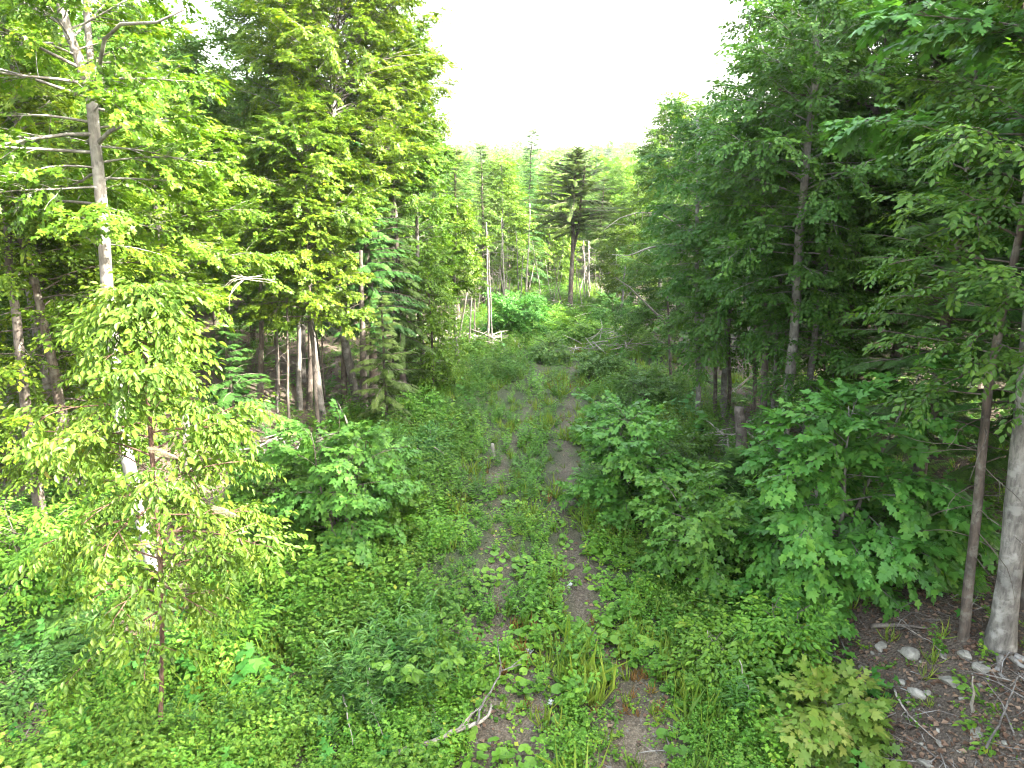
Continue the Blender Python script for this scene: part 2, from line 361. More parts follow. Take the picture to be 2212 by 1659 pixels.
def make_tree(name, cat, label, loc, seed, H, lo, Rr, nl, kind='broad', leaf='mid', sp='dia', bark='grey', r0=.12, group=None,
              lean=(0,0), wob=.02, prof=None, path=None, stems=1, dead=0, deadL=1.0, extra=None, r1=.02, **kw):
    rng = np.random.default_rng(seed); root = empty(name, loc, label, cat, group)
    P = trunk_path(rng, H, lean, wob) if path is None else np.asarray(path)
    g, gb = Geo(), Geo()
    if stems == 1: Ps = [P]
    else:
        Ps = []; gt = Geo()
        for k in range(stems):
            a = k*2*pi/stems+rng.random(); ln = (lean[0]+math.cos(a)*.28*rng.uniform(.5,1.2), lean[1]+math.sin(a)*.28*rng.uniform(.5,1.2))
            Q = trunk_path(rng, H*rng.uniform(.75, 1), ln, .04, 10); Q[0,2] -= .25; Ps.append(Q)
            tube(gt, Q, np.linspace(r0, .006, len(Q)), 6, rng, .05)
    for Q in Ps:
        if kind == 'broad': broadleaf(g, gb, rng, Q, lo, Rr, max(4, nl//len(Ps)), SP[sp], prof or 'round', **kw)
        else: conifer(g, gb, rng, Q, lo, Rr, nl, SP[sp], prof or 'cone', **kw)
    if dead: dead_twigs(gb, rng, P, .12, lo+.15, dead, deadL)
    if stems == 1: tm = trunk_mesh('trunk', rng, P, r0, BK[bark], r1=r1, extra=extra, gb=gb)
    else: merge_geo(gt, gb); tm = mesh_of('stem', gt, BK[bark], True)
    link('trunk' if stems == 1 else 'stem', tm, root)
    link('crown' if H > 3 else 'foliage', mesh_of('leaves', g, G[leaf]), root)
    return root
def crown_spec(px, Y, top, low, hw):
    """picture crown -> base point, height, crown start, radius (metres)"""
    zt = at(px, top, Y)[2]; m = at(px, (top+low)/2, Y); zl = at(px, low, Y)[2]
    x = m[0]; zg = float(hgt(x, Y)); H = zt-zg; dep = Y*cp + (CAMZ-m[2])*sp
    return (x, Y, zg), H, max(.03, (zl-zg)/H), hw*dep/FPX
def T(name, label, px, Y, top, low, hw, seed, cat='tree', **kw):
    loc, H, lo, Rr = crown_spec(px, Y, top, low, hw)
    return make_tree(name, cat, label, loc, seed, H, lo, Rr, **kw)
# ------------------------------------------------------------------ terrain
def axis(c, a, far, n):
    b = math.asinh(far/a); u = np.linspace(-1, 1, n); return c + a*np.sinh(b*u)
gx = axis(0, 5, 1600, 380); gy = axis(10, 6, 1600, 420)
X, Y = np.meshgrid(gx, gy); Zg = hgt(X, Y)
def bare(x, y):
    dl, dr = pdist(x, y, RUT_L), pdist(x, y, RUT_R); n = snoise(np.asarray(x)*1.0, np.asarray(y), 2.1)
    fade = 1-.25*sst(9.5, 12, y)-.4*sst(15, 26, y)
    wv = 1+.45*snoise(np.asarray(x)*.7, np.asarray(y)*.7, 1.3); b = np.maximum(np.exp(-(dl/.22/wv)**2)*.85, np.exp(-(dr/.33/wv)**2)*1.1)*fade
    pad = sst(-1.3, -.2, x)*(1-sst(1.7, 2.5, x))*(1-sst(8.2, 9.4, np.asarray(y)))
    pad2 = np.exp(-((np.asarray(x)+.5)/1.1)**2-((np.asarray(y)-9.3)/.45)**2)*.8
    return np.clip(np.maximum(np.maximum(b, pad*(.62+.5*n)), pad2)*1.2 + n*.3 - .09, 0, 1)
def wood(x, y):                                       # 1 under the trees
    x = np.asarray(x, float); y = np.asarray(y, float)
    xl = np.interp(y, [5, 12, 20, 30, 40, 60], [-5.2, -4.6, -4.3, -3.4, -1.6, 0]); xr = np.interp(y, [5, 9, 12, 20, 30, 42, 60], [3.7, 4.3, 4.8, 5.2, 6.4, 6.6, 5])
    n = .5*snoise(x, y, .9)
    w_ = np.maximum(sst(0, 1.3, xl-x+n), sst(0, 1.1, x-xr+n))
    x_ = sst(3.2, 3.8, x+.3*snoise(x, y, 1.5))*(1-sst(9, 10.5, y)); w_ = np.maximum(w_, x_)
    patch = np.exp(-((x+4.9)/1.3)**2-((y-9.1)/.9)**2)
    return np.clip(np.maximum(w_, patch*1.1), 0, 1)
ny, nx = X.shape; gg = Geo()
i = np.arange(ny-1)[:,None]*nx+np.arange(nx-1)[None,:]
F = np.stack([i, i+1, i+nx+1, i+nx], -1).reshape(-1, 4)
gg.add(np.stack([X, Y, Zg], -1).reshape(-1, 3), [F], [np.zeros(len(F))])
m, N, L, B, O = mat_new('forest_ground'); tc = N.new("ShaderNodeTexCoord"); pos = tc.outputs["Object"]
a1 = N.new("ShaderNodeAttribute"); a1.attribute_name = "bare"; a2 = N.new("ShaderNodeAttribute"); a2.attribute_name = "wood"
nA = noise(N, L, pos, 5, 6, .7); nB = noise(N, L, pos, 38, 5, .75); nC = noise(N, L, pos, 1.2, 4)
vo = N.new("ShaderNodeTexVoronoi"); vo.inputs["Scale"].default_value = 26; L.new(pos, vo.inputs[0])
green = ramp(N, L, nB.outputs["Fac"], [(.3,(.018,.022,.010)), (.5,(.035,.050,.016)), (.7,(.070,.095,.028))])
grav = ramp(N, L, nB.outputs["Fac"], [(.32,(.040,.032,.022)), (.5,(.105,.085,.060)), (.72,(.19,.165,.125))])
lit = ramp(N, L, nB.outputs["Fac"], [(.32,(.030,.023,.017)), (.5,(.080,.062,.046)), (.70,(.16,.13,.10))])
def mix(a, b, f, mode='MIX'):
    x = N.new("ShaderNodeMix"); x.data_type = 'RGBA'; x.blend_type = mode
    L.new(a, x.inputs[6]); L.new(b, x.inputs[7])
    if isinstance(f, float): x.inputs[0].default_value = f
    else: L.new(f, x.inputs[0])
    return x.outputs[2]
peb = ramp(N, L, vo.outputs["Color"], [(.2,(.65,.62,.58)), (.8,(1.35,1.35,1.35))])
grav2 = mix(grav.outputs[0], peb.outputs[0], .8, 'MULTIPLY')
c = mix(green.outputs[0], grav2, a1.outputs["Fac"]); c = mix(c, lit.outputs[0], a2.outputs["Fac"])
var = ramp(N, L, nC.outputs["Fac"], [(.35,(.7,.68,.66)), (.65,(1.15,1.15,1.15))]); c = mix(c, var.outputs[0], 1.0, 'MULTIPLY')
L.new(c, B.inputs["Base Color"]); B.inputs["Roughness"].default_value = .95
bp = N.new("ShaderNodeBump"); bp.inputs["Distance"].default_value = .05; bp.inputs["Strength"].default_value = .8
ad = N.new("ShaderNodeMath"); ad.operation = 'ADD'; L.new(nB.outputs["Fac"], ad.inputs[0]); L.new(vo.outputs["Distance"], ad.inputs[1])
L.new(ad.outputs[0], bp.inputs["Height"]); L.new(bp.outputs[0], B.inputs["Normal"])
me = mesh_of('ground', gg, m, True)
for nm, fn in (("bare", bare), ("wood", wood)):
    at_ = me.attributes.new(nm, 'FLOAT', 'POINT'); at_.data.foreach_set("value", fn(X, Y).astype(np.float32).ravel())
link('ground', me, None, kind='structure')
# ------------------------------------------------------------------ ground cover
rg = np.random.default_rng(77)
def plant_proto(rng, shape, stems=4, H=.45, nleaf=9, ls=.08, lean=.35, up=.0, tri=False):
    P, D, U, S = [], [], [], []
    for s_ in range(stems):
        a = rng.random()*6.28; ln = lean*rng.uniform(.3, 1.2); h = H*rng.uniform(.6, 1.1); r0 = rng.random()*.08
        for k in range(nleaf):
            t = (k+.8)/nleaf; c = np.array([math.cos(a)*(r0+ln*h*t*t), math.sin(a)*(r0+ln*h*t*t), h*t])
            b = rng.random()*6.28
            for q in ((-.7, 0, .7) if tri else (0,)):
                P.append(c); D.append((math.cos(b+q), math.sin(b+q), rng.normal()*.25+up)); U.append((rng.normal()*.3, rng.normal()*.3, 1)); S.append(ls*rng.uniform(.7, 1.3)*(1.15-.45*t))
    return build_proto(shape, P, D, U, S)
def colts(rng):
    P, D, U, S = [], [], [], []
    for k in range(rng.integers(5, 9)):
        a = k*2.4+rng.random(); r = rng.uniform(.02, .22); z = rng.uniform(.06, .22)
        P.append((math.cos(a)*r, math.sin(a)*r, z)); D.append((math.cos(a), math.sin(a), rng.normal()*.15-.1)); U.append((rng.normal()*.25, rng.normal()*.25, 1)); S.append(rng.uniform(.10, .21))
    return build_proto(leaf_round(), P, D, U, S)
def tuft(rng, n=16, h=.35, w_=.035):
    P, D, U, S = [], [], [], []
    for k in range(n):
        a = rng.random()*6.28; e = rng.uniform(.7, 1.45); P.append((math.cos(a)*.04, math.sin(a)*.04, 0)); D.append((math.cos(a)*math.cos(e), math.sin(a)*math.cos(e), math.sin(e)))
        U.append((math.cos(a+rng.normal()*.4), math.sin(a+rng.normal()*.4), .6)); S.append(h*rng.uniform(.5, 1.2))
    return build_proto(leaf_blade(w_, .4), P, D, U, S)
def fern(rng):
    P, D, U, S = [], [], [], []
    for k in range(7):
        a = k*.9+rng.random()*.4; L_ = rng.uniform(.35, .6)
        for j in range(13):
            t = (j+1)/13; r = L_*t*.9; z = L_*(.75*t-.6*t*t)+.04
            for sd in (-1, 1):
                b = a+sd*1.25; P.append((math.cos(a)*r, math.sin(a)*r, z)); D.append((math.cos(b), math.sin(b), -.15)); U.append((0,0,1)); S.append(L_*.3*(math.sin(pi*min(t*.85+.12,1))))
    return build_proto(leaf_dia(.17, .02, .08), P, D, U, S)
PL = {
 'herb': [plant_proto(rg, leaf_dia(.34), 6, .42, 9, .062) for _ in range(5)],
 'berry': [plant_proto(rg, leaf_oval(.34, .05, .12), 6, .6, 7, .070, .7, 0, True) for _ in range(5)],
 'rod': [plant_proto(rg, leaf_dia(.13), 5, .7, 16, .11, .15, .35) for _ in range(4)],
 'colt': [colts(rg) for _ in range(6)],
 'tuft': [tuft(rg) for _ in range(5)],
 'low': [plant_proto(rg, leaf_dia(.4), 6, .12, 4, .045, .9) for _ in range(5)],
 'fern': [fern(rg) for _ in range(4)],
 'seed': [plant_proto(rg, leaf_maple_s(), 2, .35, 6, .11, .3) for _ in range(4)],
}
def scatter(n, y0, y1, pw=1.0, xpad=1.5, seed=1):
    r = np.random.default_rng(seed); t = r.random(n); y = y0*(y1/y0)**(t**pw)
    lim = .80*y+xpad; x = (r.random(n)*2-1)*np.minimum(lim, 14); return x, y, r
def cover(name, label, cat, kind, leafmat, n, y0, y1, dens, sc=(.7, 1.3), seed=1, spread=.5):
    x, y, r = scatter(n, y0, y1, 1.0, 1.5, seed)
    k = r.random(n) < dens(x, y); x, y = x[k], y[k]; M = len(x)
    z = hgt(x, y)-.01; g = Geo(); a = r.random(M)*6.28
    S = r.uniform(*sc, M)*(1+.25*sst(18, 40, y))*np.maximum(.35, 1+(.2 if kind == 'colt' else .6)*snoise(x+seed, y, .9))*np.where(r.random(M) < (0 if kind == 'colt' else .07), 1.5, 1); bs = np.clip(.5+.45*snoise(x-seed, y+seed, .8)+.25*r.normal(size=M), 0, 1)
    stamp_mix(g, PL[kind], np.stack([x, y, z], -1), np.stack([np.cos(a), np.sin(a), r.normal(size=M)*.08], -1), np.stack([r.normal(size=M)*.12, r.normal(size=M)*.12, np.ones(M)], -1), S, r, spread, bs)
    o = link(name, mesh_of(name, g, G[leafmat]), None, kind='stuff', label=label, category=cat)
    print(name, M, sum(len(f) for f in g.F)); return o
def patchy(x, y, s, ph, lo, hi): return sst(lo, hi, snoise(x+ph*7.1, y-ph*3.3, s))
def ctr(x, y): return np.minimum(pdist(x, y, RUT_L), pdist(x, y, RUT_R))
def away(x, y): return sst(.25, 1.0, ctr(x, y))
def bank(x, y):                                       # bare eroded soil on the near right bank
    x = np.asarray(x, float); y = np.asarray(y, float)
    return sst(3.35, 3.9, x+.25*snoise(x, y, 1.5))*(1-sst(8.6, 9.6, y))
def gap_(x, y): return np.exp(-((x+4.9)/1.1)**2-((y-9.1)/.7)**2)+np.exp(-((x+3.3)/.5)**2-((y-8.2)/.4)**2)
def open_(x, y): return (1-.9*np.minimum(gap_(x, y), 1))* (1-bare(x, y))*(1-.92*wood(x, y))*(1-.93*bank(x, y))
cover('undergrowth', 'dense bright green leafy undergrowth on both sides of the overgrown track', 'undergrowth', 'herb', 'herb', 46000, 4.6, 62, lambda x, y: open_(x, y)*(.3+.7*away(x, y))*(.15+.85*patchy(x, y, 1.7, 9, -.3, .3)), (.45, 1.2), 101)
cover('raspberry_thicket', 'arching bramble canes with leaflets in threes beside the track', 'brambles', 'berry', 'herb_pale', 21000, 4.6, 45, lambda x, y: open_(x, y)*sst(.5, 1.6, ctr(x, y))*(.08+.8*patchy(x, y, .7, 1, -.2, .4)), (.5, 1.15), 102)
cover('goldenrod_stems', 'upright bluish green weed stems in clumps along the clearing', 'weeds', 'rod', 'herb_blue', 8000, 7, 60, lambda x, y: open_(x, y)*sst(.35, 1.2, ctr(x, y))*patchy(x, y, .7, 2, 0, .5)*(.5+.5*sst(9, 14, y)), (.5, 1.3), 103)
cover('coltsfoot', 'low patches of round bright leaves across the near track', 'ground cover', 'colt', 'herb', 7500, 5, 17, lambda x, y: (1-.85*bare(x, y))*(1-wood(x, y))*sst(2.6, .8, abs(x-.2-.02*y))*(.12+.88*patchy(x, y, .55, 3, -.25, .35)), (.45, .95), 104, .45)
cover('grass', 'thin grass tufts growing along the track and clearing', 'grass', 'tuft', 'grass', 13000, 5, 62, lambda x, y: (1-.92*bare(x, y))*(1-.9*wood(x, y))*(.15+.6*patchy(x, y, .8, 4, -.2, .5)+.3*sst(12, 20, y)), (.4, 1.1), 105)
cover('low_weeds', 'tiny low weeds sprinkled over the bare gravel track', 'weeds', 'low', 'herb', 14000, 5, 30, lambda x, y: (.2+.5*patchy(x, y, 1.6, 5, -.1, .6)+.1*sst(10, 13, y))*(1-.75*bare(x, y))*(1-.75*wood(x, y)), (.6, 1.3), 106)
cover('rusty_weeds', 'reddish brown withered weeds between the wheel tracks', 'weeds', 'tuft', 'rust', 5000, 5.5, 30, lambda x, y: sst(1.1, .1, ctr(x, y))*patchy(x, y, .9, 6, .0, .6)*(1-wood(x, y)), (.25, .6), 107)
cover('ferns', 'green ferns at the shady edges of the wood', 'ferns', 'fern', 'herb_blue', 2600, 6, 40, lambda x, y: (1-bank(x, y))*(wood(x, y)*.25+sst(2, 4, ctr(x, y))*.12), (.5, 1.1), 108)
cover('seedlings', 'small broadleaf seedlings scattered over the forest floor', 'seedlings', 'seed', 'maple', 5200, 5.5, 45, lambda x, y: (1-.9*bank(x, y))*wood(x, y)*.22+.22*open_(x, y)*sst(.8, 2.0, ctr(x, y)), (.6, 1.4), 109)
# leaf litter and gravel
def litter():
    n = 60000; x, y, r = scatter(n, 5, 45, 1.0, 1.5, 201); k = r.random(n) < np.clip(wood(x, y)*.9+bare(x, y)*.08+.05, 0, 1); x, y = x[k], y[k]; M = len(x)
    g = Geo(); pr = Proto(*leaf_dia(.38, .12, .1)[:1], leaf_dia()[1], [np.zeros(2, int)]); a = r.random(M)*6.28
    stamp(g, pr, np.stack([x, y, hgt(x, y)+.012], -1), np.stack([np.cos(a), np.sin(a), r.normal(size=M)*.2], -1), np.stack([r.normal(size=M)*.3, r.normal(size=M)*.3, np.ones(M)], -1), r.uniform(.04, .10, M), r, 1)
    link('leaf_litter', mesh_of('leaf_litter', g, G['litter']), None, kind='stuff', label='brown fallen leaves lying on the forest floor', category='leaf litter')
litter()
def twig_litter():
    x, y, r = scatter(9000, 4.8, 30, 1.0, 1.5, 401); k = r.random(len(x)) < np.clip(.15+.6*wood(x, y), 0, 1); x, y = x[k], y[k]; M = len(x); a = r.random(M)*6.28
    sh = [build_proto(leaf_blade(.016, w_), [(0,0,0),(0,.45,0)], [(0,1,.05),(.6,.8,.1)], [(0,.1,1),(0,.1,1)], [1,.45]) for w_ in (.1, .25, -.1)]; g = Geo()
    stamp_mix(g, sh, np.stack([x, y, hgt(x, y)+.02+.1*r.random(M)**2], -1), np.stack([np.cos(a), np.sin(a), r.normal(size=M)*.12], -1), np.stack([r.normal(size=M)*.5, r.normal(size=M)*.5, np.ones(M)], -1), .12+.5*r.random(M)**2, r, 1)
    link('twig_litter', mesh_of('twig_litter', g, BK['grey']), None, kind='stuff', label='thin dead grey twigs strewn over the ground', category='dead twigs')
twig_litter()
def rock_mat(k=1):
    m, N, L, B, O = mat_new('pale_rock'); tc = N.new("ShaderNodeTexCoord"); n1 = noise(N, L, tc.outputs["Object"], 7, 6, .7)
    a = N.new("ShaderNodeObjectInfo"); r = ramp(N, L, n1.outputs["Fac"], [(.3,(.10*k,.093*k,.078*k)), (.55,(.21*k,.20*k,.17*k)), (.75,(.34*k,.33*k,.29*k))])
    L.new(r.outputs[0], B.inputs["Base Color"]); B.inputs["Roughness"].default_value = .85
    b = N.new("ShaderNodeBump"); b.inputs["Distance"].default_value = .015; L.new(n1.outputs["Fac"], b.inputs["Height"]); L.new(b.outputs[0], B.inputs["Normal"]); return m
ROCK = rock_mat()
ico_v = None
def rock_shape(rng, sx, sy, sz, cuts=9):
    import bmesh
    bm = bmesh.new(); bmesh.ops.create_icosphere(bm, subdivisions=3, radius=1)
    V = np.array([v.co[:] for v in bm.verts]); Fc = np.array([[v.index for v in f.verts] for f in bm.faces]); bm.free()
    for _ in range(cuts):
        n = unit(rng.normal(size=3)); d = rng.uniform(.45, .85); s = V@n; V = V - np.where(s > d, s-d, 0)[:,None]*n
    V += rng.normal(size=V.shape)*.012
    return V*[sx, sy, sz], Fc
def gravel():
    r = np.random.default_rng(301); g = Geo(); sh = [rock_shape(r, 1, .8, .5, 7) for _ in range(3)]
    import bmesh
    small = []
    for _ in range(4):
        bm = bmesh.new(); bmesh.ops.create_icosphere(bm, subdivisions=1, radius=1); V = np.array([v.co[:] for v in bm.verts])*(1+r.normal(size=(12 if len(bm.verts)==12 else len(bm.verts),1))*.2)*[1,.75,.5]
        small.append(Proto(V, [np.array([[v.index for v in f.verts] for f in bm.faces])], [np.zeros(len(bm.faces), int)])); bm.free()
    n = 26000; x, y, _ = scatter(n, 5, 22, 1.0, 1.0, 302); k = r.random(n) < np.clip(bare(x, y)*.8+wood(x, y)*(x > 3)*.25+.02, 0, 1); x, y = x[k], y[k]; M = len(x); a = r.random(M)*6.28
    stamp_mix(g, small, np.stack([x, y, hgt(x, y)], -1), np.stack([np.cos(a), np.sin(a), 0*a], -1), np.tile([0,0,1.], (M,1))+r.normal(size=(M,3))*.2, .006+.022*r.random(M)**3, r, 1)
    link('gravel', mesh_of('gravel', g, rock_mat(.55)), None, kind='stuff', label='loose grey gravel stones on the bare track', category='gravel')
gravel()
# ------------------------------------------------------------------ left side trees
def local(path_px, Y, loc, dY=None):                 # picture polyline on plane(s) y=Y -> local coordinates
    return np.array([at(px, py, Y+(dY[k] if dY else 0)) for k, (px, py) in enumerate(path_px)])-np.array(loc)
# big pale leaning tree
b0 = ground(345, 1300); loc = (b0[0], b0[1], b0[2]); Yb = b0[1]
P = local([(345,1300),(300,1100),(268,960),(245,760),(230,600),(220,440),(208,330),(198,215),(172,130),(140,55),(118,-60),(105,-200)], Yb, loc)
fork = local([(200,225),(196,130),(188,40),(184,-80),(190,-220)], Yb, loc, [0,.1,.3,.5,.7])
limb = local([(212,310),(235,285),(265,271),(288,282),(300,300)], Yb, loc, [0,-.2,-.4,-.5,-.6])
limb2 = local([(198,230),(226,85),(262,52),(340,48),(400,20)], Yb, loc, [0,-.2,-.5,-.9,-1.2])
t0 = make_tree('maple_tree', 'tree', 'tall forked maple with pale patchy bark leaning left in front of the left wood edge', loc, 21, P[-1,2], .40, 2.3, 52,
   path=P, leaf='maple_lit', sp='maple_s', bark='pale', r0=.095, r1=.045, prof='up', el0=.0, el1=.7, bend=-.3,
   extra=[(fork, .055, .03), (limb, .032, .012), (limb2, .032, .010)], side=(-1, .3, .35), dens=1.2, ls=.7)
# branches on left in tiers: lower yellow green crowns behind it
T('maple_tree', 'yellow green maple crown in layered tiers filling the upper left corner', 40, 12.5, 60, 560, 260, 22, leaf='maple_lit', sp='maple_s', bark='grey', r0=.13, nl=70, prof='wide', el0=.2, el1=.8, bend=-.35, ls=.78, dens=1.3)
T('maple_tree', 'yellow green maple behind the pale forked trunk with a broad sunlit spray to the right', 330, 14.5, 200, 640, 190, 23, leaf='maple_lit', sp='maple_s', bark='grey', r0=.12, nl=70, prof='wide', el0=.2, el1=.9, bend=-.35, side=(1, -.5, .25), ls=.78, dens=1.3)
T('beech_tree', 'dark trunked tree with flat leafy tiers at the left picture edge', 75, 11.5, 330, 1000, 230, 24, leaf='maple_lit', sp='oval', bark='dark', r0=.11, nl=60, prof='up', el0=-.05, el1=.5, bend=-.3)
T('birch_tree', 'leafy birch with hanging leaves between the pale leaning trunk and the dark left trunk', 190, 13.5, 420, 980, 170, 25, leaf='birch', sp='oval', bark='grey', r0=.07, nl=44, prof='up', el0=0, el1=.7)
T('maple_tree', 'tall bright maple with upright stems left of the sky gap, the tallest crown there', 730, 21, -110, 430, 250, 26, leaf='maple_lit', sp='maple_s', bark='grey', r0=.14, nl=195, prof='up', el0=.3, el1=1.1, bend=-.3, dens=.9, ls=.78)
T('maple_tree', 'bright maple shoulder at the right side of the tallest left crown', 850, 23.5, 60, 420, 115, 40, leaf='maple_lit', sp='maple_s', bark='grey', r0=.10, nl=117, prof='round', el0=.3, el1=1.0, bend=-.3, ls=.85)
T('maple_tree', 'bright maple crown with upright limbs directly left of the tallest left crown', 600, 22.5, -60, 430, 140, 27, leaf='mid', sp='dia', bark='grey', r0=.12, nl=100, prof='up', el0=.3, el1=1.1, bend=-.3)
T('maple_tree', 'rounded yellow green maple crown below the tallest left crown', 660, 18.5, 235, 520, 170, 28, leaf='maple_lit', sp='maple_s', bark='grey', r0=.10, nl=78, prof='wide', el0=.3, el1=1.0, ls=.78, dens=1.3)
T('maple_tree', 'leaning slim maple with a bright crown over thin dark stems', 660, 17.5, 430, 700, 120, 29, leaf='maple_lit', sp='maple_s', bark='brown', r0=.06, nl=57, prof='wide', el0=.3, el1=1.0, lean=(.02, 0), dead=8, ls=.78, dens=1.3)
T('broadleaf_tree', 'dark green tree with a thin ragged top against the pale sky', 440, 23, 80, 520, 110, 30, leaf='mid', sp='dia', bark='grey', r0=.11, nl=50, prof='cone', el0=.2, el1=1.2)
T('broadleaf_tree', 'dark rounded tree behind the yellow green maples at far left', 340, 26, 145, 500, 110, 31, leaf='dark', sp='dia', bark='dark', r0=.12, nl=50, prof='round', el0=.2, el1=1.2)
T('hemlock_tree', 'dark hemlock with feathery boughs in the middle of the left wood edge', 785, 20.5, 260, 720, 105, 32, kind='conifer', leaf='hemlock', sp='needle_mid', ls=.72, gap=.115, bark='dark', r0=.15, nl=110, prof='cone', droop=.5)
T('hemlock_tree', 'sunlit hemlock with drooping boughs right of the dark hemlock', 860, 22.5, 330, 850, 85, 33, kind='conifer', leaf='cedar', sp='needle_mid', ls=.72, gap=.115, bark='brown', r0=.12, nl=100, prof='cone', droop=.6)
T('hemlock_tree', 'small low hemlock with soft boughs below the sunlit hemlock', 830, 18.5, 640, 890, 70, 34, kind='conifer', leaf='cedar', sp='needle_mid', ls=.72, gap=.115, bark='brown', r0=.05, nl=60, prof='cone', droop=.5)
T('maple_tree', 'bright maple with rounded crown at the right end of the left wood edge', 905, 24, 235, 640, 85, 35, leaf='maple_lit', sp='dia', bark='grey', r0=.10, nl=78, prof='wide', el0=.2, el1=1.1)
T('maple_tree', 'small golden green maple leaning out over the brush pile', 985, 27, 440, 620, 70, 36, leaf='maple_lit', sp='dia', bark='grey', r0=.08, nl=57, prof='wide', el0=.3, el1=1.0)
T('broadleaf_tree', 'small sunlit tree with loose oval leaves at the foot of the left edge', 930, 23, 590, 860, 62, 37, leaf='mid', sp='dia', bark='dark', r0=.05, nl=46, prof='up', el0=.1, el1=1.0)
T('broadleaf_tree', 'slim tree in the shade left of the dark hemlock', 570, 20, 380, 720, 90, 38, leaf='dark', sp='dia', bark='brown', r0=.07, nl=40, prof='up', el0=.1, el1=1.0, dead=10)
T('hemlock_tree', 'short hemlock on the shaded slope behind the left shrubs', 500, 16, 700, 1000, 90, 39, kind='conifer', leaf='hemlock', sp='needle_mid', ls=.72, gap=.115, bark='dark', r0=.05, nl=50, prof='cone', droop=.4)
# bare trunks under the left canopy
def pole(name, label, px, py, px2, py2, r0, seed, bark='brown', cat='tree trunk', dead=6, dY=0, r1=None, wob=.012, group=None, deadL=.9, flare=.4, crown=None):
    b = ground(px, py); Yt = b[1]+dY; top = at(px2, py2, Yt); rng = np.random.default_rng(seed)
    root = empty(name, b, label, cat, group); t = np.linspace(0, 1, 10); P = (top-b)[None]*t[:,None] + np.cumsum(rng.normal(size=(10,3))*[wob, wob, 0], 0)*(top[2]-b[2])*.35; P -= P[0]
    gb = Geo()
    if crown:
        lf, spn, lo, Rr, nl = crown; g = Geo(); broadleaf(g, gb, rng, P, lo, Rr, nl, SP[spn], 'up', el0=.0, el1=1.0, bend=-.3, ls=.95)
        link('crown', mesh_of('leaves', g, G[lf]), root)
    if dead: dead_twigs(gb, rng, P, .15 if crown else .25, crown[2] if crown else .98, dead, deadL)
    link('trunk', trunk_mesh('trunk', rng, P, r0, BK[bark], r1=r0*.45 if r1 is None else r1, sides=10, flare=flare, pw=1, gb=gb), root)
    return root
POLES = [(562,900,566,600,0.098,'dark','thick dark trunk at the left end of the trunks under the left canopy'),
 (600,905,596,620,0.038,'grey','thin grey trunk beside the thick dark left trunk'),
 (626,962,618,640,0.045,'brown','slim brown trunk nearest the left shrubs'),
 (648,885,640,640,0.090,'pale','sunlit pale trunk between the slim brown trunk and the dark pair'),
 (668,885,664,560,0.098,'brown','thick brown trunk just right of the sunlit pale trunk'),
 (703,870,686,640,0.038,'dark','thin leaning dark trunk in the middle of the left trunks'),
 (745,880,741,520,0.112,'dark','straight dark trunk of the left wood, alone in its gap'),
 (788,905,778,540,0.120,'brown','brown trunk with a split flared base at the edge of the clearing'),
 (850,860,846,600,0.045,'brown','slim brown trunk behind the small low hemlock'),
 (880,835,872,560,0.038,'grey','thin grey trunk right of the small low hemlock'),
 (938,815,925,600,0.038,'dark','thin dark trunk left of the brush pile')]
for k, (a, b, c, d, r, bk, lb) in enumerate(POLES):
    pole('bare_tree', lb, a, b, c, d, r, 400+k, bk, group='bare trunks under the left canopy')
FAR = [(985,772,1025,530,0.045,'dead','leaning pale dead pole at the brush pile'),
 (1012,765,1022,560,0.045,'dead','short pale dead pole behind the leaning one'),
 (1055,750,1046,480,0.068,'grey','tall grey bare trunk right of the brush pile'),
 (1064,745,1060,500,0.038,'grey','thin bare trunk close beside the tall grey one'),
 (1026,735,1024,540,0.038,'brown','thin brown trunk left of the tall grey one'),
 (1092,665,1088,470,0.053,'dead','straight pale trunk behind the round bush'),
 (1122,655,1112,500,0.045,'grey','leaning grey trunk above the round bush'),
 (1134,655,1146,440,0.060,'dead','tall pale leaning trunk above the round bush'),
 (1170,655,1152,520,0.038,'dead','thin dead pole leaning left between bush and lone cedar'),
 (1192,655,1180,560,0.030,'dead','slim dead pole left of the lone cedar'),
 (1215,668,1196,560,0.038,'brown','slanting brown pole close to the lone cedar'),
 (1262,640,1262,520,0.045,'dead','pale trunk just right of the lone cedar'),
 (1276,635,1272,520,0.038,'dead','second pale trunk right of the lone cedar'),
 (1290,640,1286,540,0.030,'grey','thin grey trunk, third to the right of the lone cedar')]
for k, (a, b, c, d, r, bk, lb) in enumerate(FAR):
    pole('dead_tree' if bk == 'dead' else 'bare_tree', lb, a, b, c, d, r, 450+k, bk, group='bare poles at the far end of the clearing', dead=9, deadL=1.2)
rr = np.random.default_rng(91)
for k in range(26):                                   # the thicket of dead poles behind them
    px = rr.uniform(1000, 1330); py = rr.uniform(640, 668)
    pole('dead_tree', 'one of the thin dead poles crowded in the far thicket behind the clearing', px, py, px+rr.normal()*12, py-rr.uniform(60, 150), rr.uniform(.025, .05), 480+k, 'dead', group='dead poles in the far thicket', dead=7, deadL=1.0)
